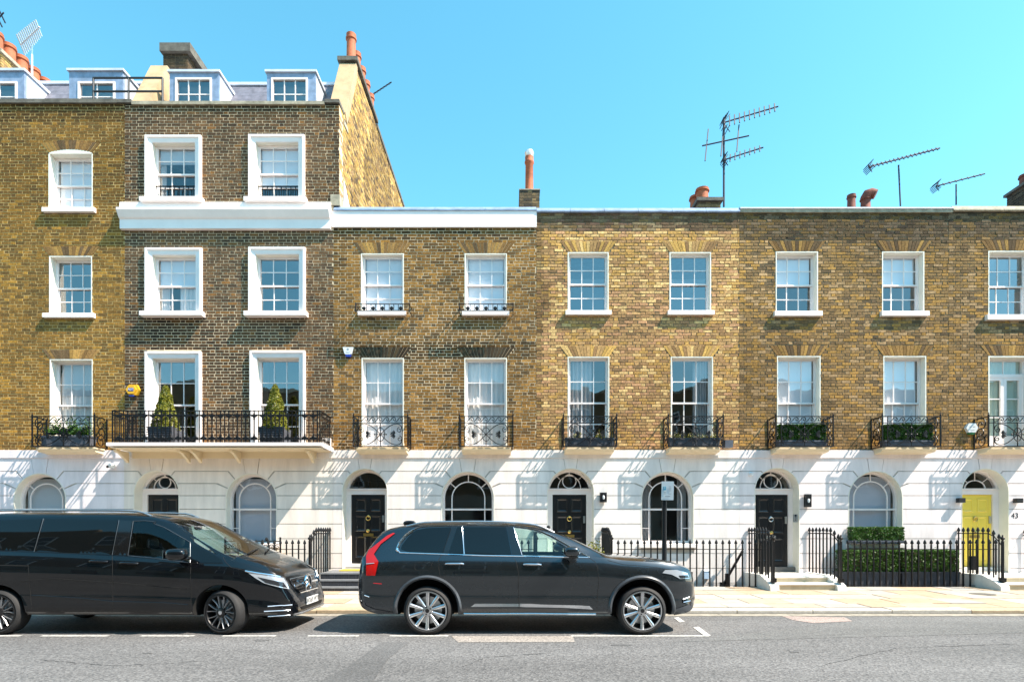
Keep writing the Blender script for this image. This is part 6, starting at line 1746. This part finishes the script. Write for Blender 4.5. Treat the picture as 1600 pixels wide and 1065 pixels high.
# glass
g.panel("front_window", win_f, M['car_glass'], -.004)
g.panel("rear_quarter_window", [zr(338,290), zr(345,262), zr(395,195), zr(455,142), zr(540,126), zr(737,118), zr(666,324), zr(560,322), zr(400,312)], M['privacy'])
g.panel("door_frame", [zr(741,118), zr(778,117), zr(712,328), zr(668,326)], M['gloss_black'])
g.panel("rear_window", [zr(782,117), zr(818,117), zr(832,328), zr(715,328)], M['privacy'])
g.panel("rear_window", [zr(836,117), zr(1172,117), zr(1212,335), zr(848,332)], M['privacy'])
g.panel("pillar", [zr(1176,117), zr(1226,119), zr(1292,338), zr(1218,336)], M['gloss_black'])
g.panel("mirror_base", [zf(428,300), zf(500,348), zf(436,350)], M['gloss_black'], .007)
# windscreen, roof glass
mb = MB(); pts = []
for i in range(9):
    for j in range(9):
        u, v = i/8, j/8; x = .50+.84*u; hw = .58+.20*u
        p, n_ = g.ray((x, Yc-hw+2*hw*v, 3), (0, 0, -1)); pts.append(p + Vector((.003,0,.004)))
mb.add(pts, [(i*9+j, (i+1)*9+j, (i+1)*9+j+1, i*9+j+1) for i in range(8) for j in range(8)]); mb.build("windscreen", M['privacy'], T, smooth=True)
# bright trim
g.strip("window_trim", [zr(330,318), zr(306,292), zr(330,240), zr(375,185), zr(430,140), zr(480,118), zr(540,110), zr(750,104), zr(1000,103), zr(1230,108), zf(0,120), zf(100,140), zf(200,182), zf(340,262), zf(440,318), zf(510,356)], .011, M['chrome'], step=3)
g.strip("window_trim", [zr(318,308), zr(306,296), zr(330,240), zr(380,180), zr(430,145)], .022, M['chrome'], step=3, lift=.001)
g.strip("belt_trim", [zr(325,318), zr(660,330), zr(1000,341), zr(1369,347), zf(300,353), zf(505,356)], .0085, M['chrome'])
g.strip("window_divider", [zr(822,117), zr(838,330)], .004, M['chrome'])
g.strip("window_divider", [zr(1229,119), zr(1296,338)], .004, M['chrome'])
g.strip("panel_gap", [zr(741,112), zr(666,326), zr(634,380), zr(636,440), zr(645,505)], .0042, M['gap'], lift=-.001)
g.strip("panel_gap", [zr(1218,345), zr(1250,390), zr(1268,480), zr(1272,785)], .0042, M['gap'], lift=-.001)
g.strip("panel_gap", [zf(512,360), zf(555,390), zf(576,430), zf(585,560), zf(576,640), zf(572,790)], .0042, M['gap'], lift=-.001)
g.strip("panel_gap", [zf(600,330), zf(660,380), zf(780,412), zf(960,425), zf(1080,440)], .004, M['gap'], lift=-.001)
g.strip("panel_gap", [zr(455,398), zr(570,398), zr(578,410), zr(578,448), zr(565,460), zr(455,460), zr(446,448), zr(446,410), zr(455,398)], .0028, M['gap'], lift=-.001)
g.panel("side_moulding", [zr(890,745), zr(925,722), zr(1270,722), zr(1270,744)], M['chrome'], .012)
g.panel("side_moulding", [zr(1276,722), zr(1369,723), zf(120,728), zf(512,738), zf(540,766), zf(300,752), zf(0,747), zr(1276,744)], M['chrome'], .012)
g.strip("sill_trim", [zr(835,800), zr(1000,801), zr(1369,799), zf(300,802), zf(562,803)], .014, M['alloy'], lift=.004)
# arch trims
for x, a0, a1 in ((WX[0], -8, 188), (WX[1], -10, 188)):
    for f in (0, 1):
        inn, out = [], []
        for i in range(29):
            a = R(a0+(a1-a0)*i/28)
            for rr, lst in ((.438, inn), (.492, out)):
                p, n_ = g.ray((x+rr*math.cos(a), Yc-3, max(.30, .36+rr*math.sin(a)*1.0)), (0, 1, 0)); lst.append(p + Vector((0, -.014, 0)))
        mb = MB()
        for L_ in (inn, out): mb.v += [tuple(g.mir(p)) if f else tuple(p) for p in L_]
        mb.v += [tuple((g.mir(p) if f else p) + Vector((0, (-.05 if f else .05), 0))) for p in inn]
        mb.v += [tuple((g.mir(p) if f else p) + Vector((0, (-.03 if f else .03), 0))) for p in out]
        k = 29
        mid = [tuple((g.mir(p_*.5+q_*.5) if f else p_*.5+q_*.5) + Vector((0, (.016 if f else -.016), 0))) for p_, q_ in zip(inn, out)]
        mb.v += mid
        for i in range(28): mb.f += [(i, i+1, 4*k+i+1, 4*k+i), (4*k+i, 4*k+i+1, k+i+1, k+i), (2*k+i, 2*k+i+1, i+1, i), (k+i, k+i+1, 3*k+i+1, 3*k+i)]
        me = mb.mesh("arch_trim", M['arch_trim'], off(T), True, 60); fixn(me); link(bpy.data.objects.new("wheel_arch_trim", me), T, off(T))
# lamps
tail = [zr(278,164), zr(230,186), zr(140,258), zr(85,300), zr(64,350), zr(64,500), zr(135,500), zr(160,390), zr(124,332), zr(180,252), zr(292,168)]
tl = g.panel("tail_lamp", tail, M['tail_red'], .012)
g.strip("lamp_seam", [zr(66,408), zr(128,402)], .006, M['lamp_clear'], lift=.014, parent=None)
hl = [zf(1088,480), zf(1110,456), zf(1200,456), zf(1285,480), zf(1300,522), zf(1228,526), zf(1160,492)]
g.panel("headlamp", hl, M['lamp_clear'], .010)
g.panel("headlamp_housing", [zf(1215,500), zf(1285,496), zf(1296,518), zf(1230,522)], M['lamp_dark'], .014)
g.panel("bumper_insert", [zf(1245,690), zf(1300,672), zf(1318,690), zf(1310,735), zf(1250,715)], M['gloss_black'], .010)
g.strip("bumper_trim", [zf(1250,688), zf(1300,668)], .007, M['chrome'], lift=.012)
g.strip("bumper_trim", [zf(1252,712), zf(1306,700)], .007, M['chrome'], lift=.012)
g.panel("lower_bumper", [zf(1175,770), zf(1250,745), zf(1322,715), zf(1322,760), zf(1290,790), zf(1180,808)], M['arch_trim'], .010)
g.panel("lower_bumper", [zr(45,700), zr(60,735), zr(130,765), zr(290,790), zr(290,815), zr(120,795), zr(60,765)], M['arch_trim'], .010)
g.strip("reflector", [zr(120,560), zr(185,565)], .006, M['tail_red'], lift=.004)
g.strip("rear_trim", [zr(50,655), zr(88,668)], .007, M['chrome'], lift=.006)
# handles, mirrors, rails
for a, b in ((zr(690,408), zr(832,408)), (zf(8-90+82,420) if 0 else zr(1310,412), zf(128,415))):
    P = g.path([a, b], 4, False, .030); P0 = g.path([a, b], 4, False, .0)
    for f in (0, 1):
        Q = [g.mir(p) for p in P] if f else P; E = [g.mir(p) for p in P0] if f else P0
        MB().tube([E[0]]+Q[1:-1]+[E[-1]], .014, 8).build("door_handle", M['chrome'], T, smooth=True)
    mx_, mz_ = (P0[0].x+P0[-1].x)/2, P0[0].z
    for f in (0, 1):
        c = g.mir((mx_, P0[0].y+.002, mz_-.012)) if f else (mx_, P0[0].y+.002, mz_-.012)
        blob(c, (.115,.006,.036), p=2.2).build("handle_recess", M['gloss_black'], T, smooth=True)
for f in (0, 1):
    y = Yc-1.03; c = Vector((PX(893,8.33), y, PZ(861,8.33)))
    if f: c = g.mir(c)
    mb = blob(c, (.115,.10,.072), p=2.9); mm = mb.build("door_mirror", M['paint_grey'], T, smooth=True)
    blob(c+Vector((.03,0.02*(1 if not f else -1),-.075)), (.07,.05,.028)).build("mirror_foot", M['gloss_black'], mm, smooth=True)
    MB().box(c.x-.118, c.x-.1125, c.y-.075, c.y+.075, c.z-.045, c.z+.045).build("mirror_glass", M['chrome'], mm)
    xs_ = lin(-1.55, .62, 24); P = []
    for i, x in enumerate(xs_):
        p, n_ = g.ray((x, Yc-.645, 3), (0, 0, -1)); e = min(1, min(i, 24-i)/2.5); P.append(p + Vector((0, 0, .002+.038*e)))
    if f: P = [g.mir(p) for p in P]
    MB().tube(P, .020, 8).build("roof_rail", M['alloy'], T, smooth=True)
blob((-1.62, Yc, 1.60), (.10,.035,.045)).build("roof_antenna", M['gloss_black'], T, smooth=True)
seats(g, (-.42,), .62); steering(g, .42, .98, Yc-.36)
blob((.95, Yc, .93), (.20,.76,.10), p=4).build("dashboard", M['car_inside'], T, smooth=True)
# rear and front faces that the camera meets edge-on
mb = MB().box(2.66, 2.735, Yc-.40, Yc+.40, .62, .86); mb.build("grille", M['gloss_black'], T)
MB().box(2.73, 2.74, Yc-.26, Yc+.26, .42, .52).build("number_plate", M['plastic_white'], T)

# ---------------------------------------------------------------- black people carrier
def vl(x, y): return (x/4.63, 780+y/4.63)
def vf(x, y): return (240+x/4.63, 780+y/4.63)
T = thing("parked_car", "black people carrier van cut off by the left edge of the picture", "van", (-5.6, 9.36, 0), "cars parked along the kerb")
Yc = 9.36
xs = lin(-8.12,-7.8,8)[:-1] + lin(-7.8,-5.4,18)[:-1] + lin(-5.4,-3.9,26)[:-1] + lin(-3.9,-3.4,14)[:-1] + lin(-3.4,-3.17,14)
v = Car(T, Yc,
    zt=[(-8.12,.95),(-8.08,1.35),(-8.0,1.62),(-7.85,1.73),(-7.3,1.765),(-5.9,1.765),(-5.35,1.735),(-5.0,1.655),(-4.6,1.46),(-4.2,1.245),(-3.97,1.135),(-3.88,1.105),(-3.7,1.045),(-3.52,.96),(-3.40,.875),(-3.34,.80),(-3.30,.70),(-3.24,.58),(-3.19,.46),(-3.17,.40)],
    wid=[(-8.12,.80),(-8.0,.90),(-7.6,.95),(-6,.96),(-4.3,.96),(-3.9,.945),(-3.6,.905),(-3.45,.865),(-3.34,.82),(-3.26,.77),(-3.20,.70),(-3.17,.62)],
    zb=[(-8.12,.35),(-7.9,.27),(-5,.26),(-3.6,.24),(-3.3,.22),(-3.17,.25)],
    zbelt=[(-8.12,1.22),(-7,1.20),(-5.45,1.13),(-4.6,1.075),(-4.1,1.05),(-3.9,1.02),(-3.5,.90),(-3.17,.80)], wr=.74, xs=xs, paint=M['paint_black'])
van_wf = [vl(968,160), vl(1050,158), vl(1110,166), vf(0,178), vf(70,205), vf(140,244), vf(262,312), vf(262,450), vf(0,416), vl(1100,412), vl(934,402)]
sc = []
def wsc(u, vv):                      # windscreen patch: u down the glass, vv across
    x = -5.03 + (1.06+.05*math.cos((vv-.5)*math.pi))*u; hw = .69+.185*u
    p, n_ = v.ray((x, Yc-hw+2*hw*vv, 3), (0, 0, -1)); return p
A, B, C_, D_ = wsc(.06,.02), wsc(.06,.98), wsc(.97,.98), wsc(.97,.02)
nr = Vector((.47, 0, .88)).normalized()
mb = MB(); cor = [A, B, C_, D_]
mb.v = [tuple(p + nr*.30) for p in cor] + [tuple(p - nr*.16) for p in cor]
mb.f = [(0,1,2,3), (7,6,5,4), (0,4,5,1), (1,5,6,2), (2,6,7,3), (3,7,4,0)]
wcut = mb.mesh("cut", M['gloss_black']); fixn(wcut)
cuts = [cavity([(-6.3,.60),(-4.35,.60),(-4.10,.98),(-4.12,1.06),(-4.55,1.33),(-5.0,1.56),(-5.3,1.635),(-6.3,1.66)], Yc, lambda z: .86 if z < 1.1 else .86-(z-1.1)/.56*.20, M['car_inside']), wcut,
        v.prism_cut(van_wf, M['gloss_black'])]
WX = (PX(-2,8.44), PX(345,8.44)); WR = .318
for x in WX:
    cuts.append(cyl_cut(x, .325, .39, Yc-1.2, Yc-.58, M['car_void'])); cuts.append(cyl_cut(x, .325, .39, Yc+.58, Yc+1.2, M['car_void']))
body = boolean(v.shell, cuts)
body.polygons.foreach_set("use_smooth", [True]*len(body.polygons)); body.set_sharp_from_angle(angle=R(32)); body.transform(Matrix.Translation(-off(T)))
link(bpy.data.objects.new("body", body), T, off(T))
wheel_set(T, [(WX[0], Yc-.935, -1, 0), (WX[1], Yc-.925, -1, 1), (WX[0], Yc+.935, 1, 0), (WX[1], Yc+.925, 1, 1)], WR, .248, .235, 'star', steer=R(-16))
mb = MB(); pts = [wsc(.02+.97*i/8, j/8) + nr*.004 for i in range(9) for j in range(9)]
mb.add(pts, [(i*9+j, (i+1)*9+j, (i+1)*9+j+1, i*9+j+1) for i in range(8) for j in range(8)]); ws = mb.build("windscreen", M['screen_glass'], T, smooth=True)
v.panel("front_window", van_wf, M['car_glass'], -.004)
v.panel("rear_window", [vl(-60,152), vl(306,142), vl(242,372), vl(-60,366)], M['privacy'])
v.panel("side_window", [vl(324,140), vl(856,150), vl(806,400), vl(255,376)], M['privacy'])
v.panel("pillar", [vl(866,150), vl(958,156), vl(924,404), vl(816,400)], M['gloss_black'])
v.panel("quarter_window", [vf(276,322), vf(330,345), vf(420,392), vf(492,432), vf(500,458), vf(276,456)], M['privacy'])
v.strip("window_divider", [vl(316,138), vl(248,376)], .005, M['trim_grey'])
v.strip("window_trim", [vl(862,150), vl(812,402)], .004, M['trim_grey'])
v.strip("window_trim", [vl(926,404), vl(965,156), vl(1050,152), vl(1130,162), vf(0,172), vf(80,202), vf(150,242), vf(266,308), vf(266,456), vf(0,424), vl(926,406)], .0038, M['trim_grey'], step=3)
v.strip("belt_trim", [vl(-60,368), vl(250,378), vl(600,392), vl(920,408), vf(0,424), vf(266,460), vf(500,462)], .004, M['gloss_black'])
for pts in ([vl(204,470), vl(212,600), vl(222,700), vl(235,840)], [vl(812,402), vl(815,600), vl(818,850)], [vf(270,462), vf(266,560), vf(272,650), vf(268,840)], [vf(502,414), vf(520,450), vf(560,490), vf(640,508), vf(760,520), vf(940,556)], [vf(150+100,640), vf(120,636), vf(0,625), vl(820,600), vl(400,570), vl(150,590)]):
    v.strip("panel_gap", pts, .004, M['gap'], lift=-.001)
v.strip("slide_rail", [vl(-60,474), vl(205,480)], .008, M['gap'], lift=0)
v.strip("side_moulding", [vl(228,690), vl(600,712), vl(812,735), vl(1200,745), vf(250,760)], .006, M['paint_black'], lift=.002)
v.strip("sill_trim", [vl(235,842), vl(800,856), vl(1250,868), vf(290,872)], .016, M['arch_trim'], lift=.006)
for a, b in ((vl(652,445), vl(778,450)), (vl(872,458), vl(998,464))):
    P = v.path([a, b], 4, False, .032); P0 = v.path([a, b], 4, False, .0)
    for f in (0, 1):
        Q = [v.mir(p) for p in P] if f else P; E = [v.mir(p) for p in P0] if f else P0
        MB().tube([E[0]]+Q[1:-1]+[E[-1]], .017, 8).build("door_handle", M['paint_black'], T, smooth=True)
for f in (0, 1):
    c = Vector((PX(275,8.22), Yc-1.12, PZ(865.5,8.22)))
    if f: c = v.mir(c)
    mm = blob(c, (.145,.11,.085), p=2.8).build("door_mirror", M['paint_black'], T, smooth=True)
    MB().box(c.x-.15, c.x-.143, c.y-.085, c.y+.085, c.z-.06, c.z+.06).build("mirror_glass", M['chrome'], mm)
    blob(c+Vector((.06,.10 if not f else -.10,-.06)), (.08,.10,.03)).build("mirror_foot", M['gloss_black'], mm, smooth=True)
    xs_ = lin(-7.75, -5.30, 22); P = []
    for i, x in enumerate(xs_):
        p, n_ = v.ray((x, Yc-.665, 3), (0, 0, -1)); e = min(1, min(i, 22-i)/1.5); P.append(p + Vector((0, 0, .002+.05*e)))
    if f: P = [v.mir(p) for p in P]
    MB().tube(P, .016, 8).build("roof_rail", M['alloy'], T, smooth=True)
hl = [vf(662,514), vf(740,528), vf(850,543), vf(938,562), vf(965,600), vf(985,650), vf(900,632), vf(800,604), vf(740,570)]
v.panel("headlamp", hl, M['lamp_clear'], .009)
v.panel("headlamp_housing", [vf(752,560), vf(900,592), vf(935,600), vf(962,640), vf(900,624), vf(810,600)], M['lamp_dark'], .013)
v.strip("headlamp_brow", [vf(664,516), vf(750,532), vf(850,546), vf(936,564), vf(962,600), vf(982,648)], .012, M['chrome'], lift=.012, step=3)
for a, b in ((vf(826,772), vf(1000,760)), (vf(800,806), vf(985,798)), (vf(798,842), vf(985,832))):
    v.strip("bumper_trim", [a, ((a[0]*.3+b[0]*.7), (a[1]*.35+b[1]*.65)), b], .008, M['lamp_clear'], lift=.010)
v.panel("air_intake", [vf(815,780), vf(985,768), vf(985,828), vf(805,836)], M['gloss_black'], .006)
# front face, laid out across the nose
def nose(y, z, lift=.0):
    p, n_ = v.ray((0, Yc+y, z), (-1, 0, 0)); return p + Vector((lift, 0, 0))
def nose_panel(name, poly, m, lift):
    P = []
    for a, b in zip(poly, poly[1:]+poly[:1]):
        for k in range(4): P.append(nose(a[0]+(b[0]-a[0])*k/4, a[1]+(b[1]-a[1])*k/4, lift))
    bm = bmesh.new(); f = bm.faces.new([bm.verts.new(p) for p in P]); f.normal_update()
    if f.normal.x < 0: f.normal_flip()
    bmesh.ops.triangulate(bm, faces=bm.faces); me = bpy.data.meshes.new(name); bm.to_mesh(me); bm.free(); me.materials.append(m); me.transform(Matrix.Translation(-off(T)))
    return link(bpy.data.objects.new(name, me), T, off(T))
gp = [(-.56,.765),(.56,.765),(.50,.62),(.40,.545),(-.40,.545),(-.50,.62)]
nose_panel("grille", gp, M['gloss_black'], .012)
for k in range(5):
    z = .57+.042*k; w = .40+.10*min(1, (z-.545)/.08)
    MB().tube([nose(-w+2*w*i/8, z, .018) for i in range(9)], .006, 4).build("grille_slat", M['alloy_dark'], T)
MB().tube([nose(a[0], a[1], .018) for a in gp], .008, 6, closed=True).build("grille_surround", M['chrome'], T)
for s in (-1, 1): MB().tube([nose(s*(.13+.38*i/5), .665, .026) for i in range(6)], .020, 6).build("grille_bar", M['chrome'], T, smooth=True)
cN = nose(0, .655, .045); rr = .135
st_ = MB().tube([cN + Vector((0, rr*math.cos(R(a)), rr*math.sin(R(a)))) for a in range(0, 360, 12)], .018, 8, closed=True).build("badge_ring", M['chrome'], T, smooth=True)
mb = MB()
for a in (90, 210, 330): mb.tube([cN, cN + Vector((0, rr*math.cos(R(a)), rr*math.sin(R(a))))], .02, 6, radii=[.026, .009])
mb.build("badge_star", M['chrome'], st_, smooth=True)
pz = .405; px_ = max(nose(-.26,pz).x, nose(0,pz).x)+.02
npz = MB().box(px_-.012, px_, Yc-.26, Yc+.26, pz-.055, pz+.055).build("number_plate", M['plastic_white'], T)
me = text_mesh("WX69 WYP", .112, M['ink'], .001); o = inst("lettering", me, npz, (px_+.002, Yc, pz)); o.rotation_euler = (R(90), 0, R(90))
nose_panel("lower_grille", [(-.50,.345),(.50,.345),(.42,.29),(-.42,.29)], M['gap'], .010)
MB().tube([nose(-.66+1.32*i/12, .255, .012) for i in range(13)], .018, 6).build("bumper_lip", M['alloy'], T, smooth=True)
# wipers and inside of the van
for s in (-1, .1):
    a, b = wsc(.985, .5+s*.30), wsc(.86, .5+s*.30+.36)
    MB().tube([a+nr*.02, a*.5+b*.5+nr*.03, b+nr*.012], .010, 5).build("wiper", M['gap'], T)
seats(v, (-5.25,-6.0), .62); steering(v, -4.52, 1.02, Yc-.38)
blob((-4.30, Yc, .93), (.22,.80,.12), p=4).build("dashboard", M['car_inside'], T, smooth=True)
p_ = wsc(.10, .5); blob(p_ - nr*.10, (.02,.11,.04), p=3).build("rear_view_mirror", M['gloss_black'], T, smooth=True)
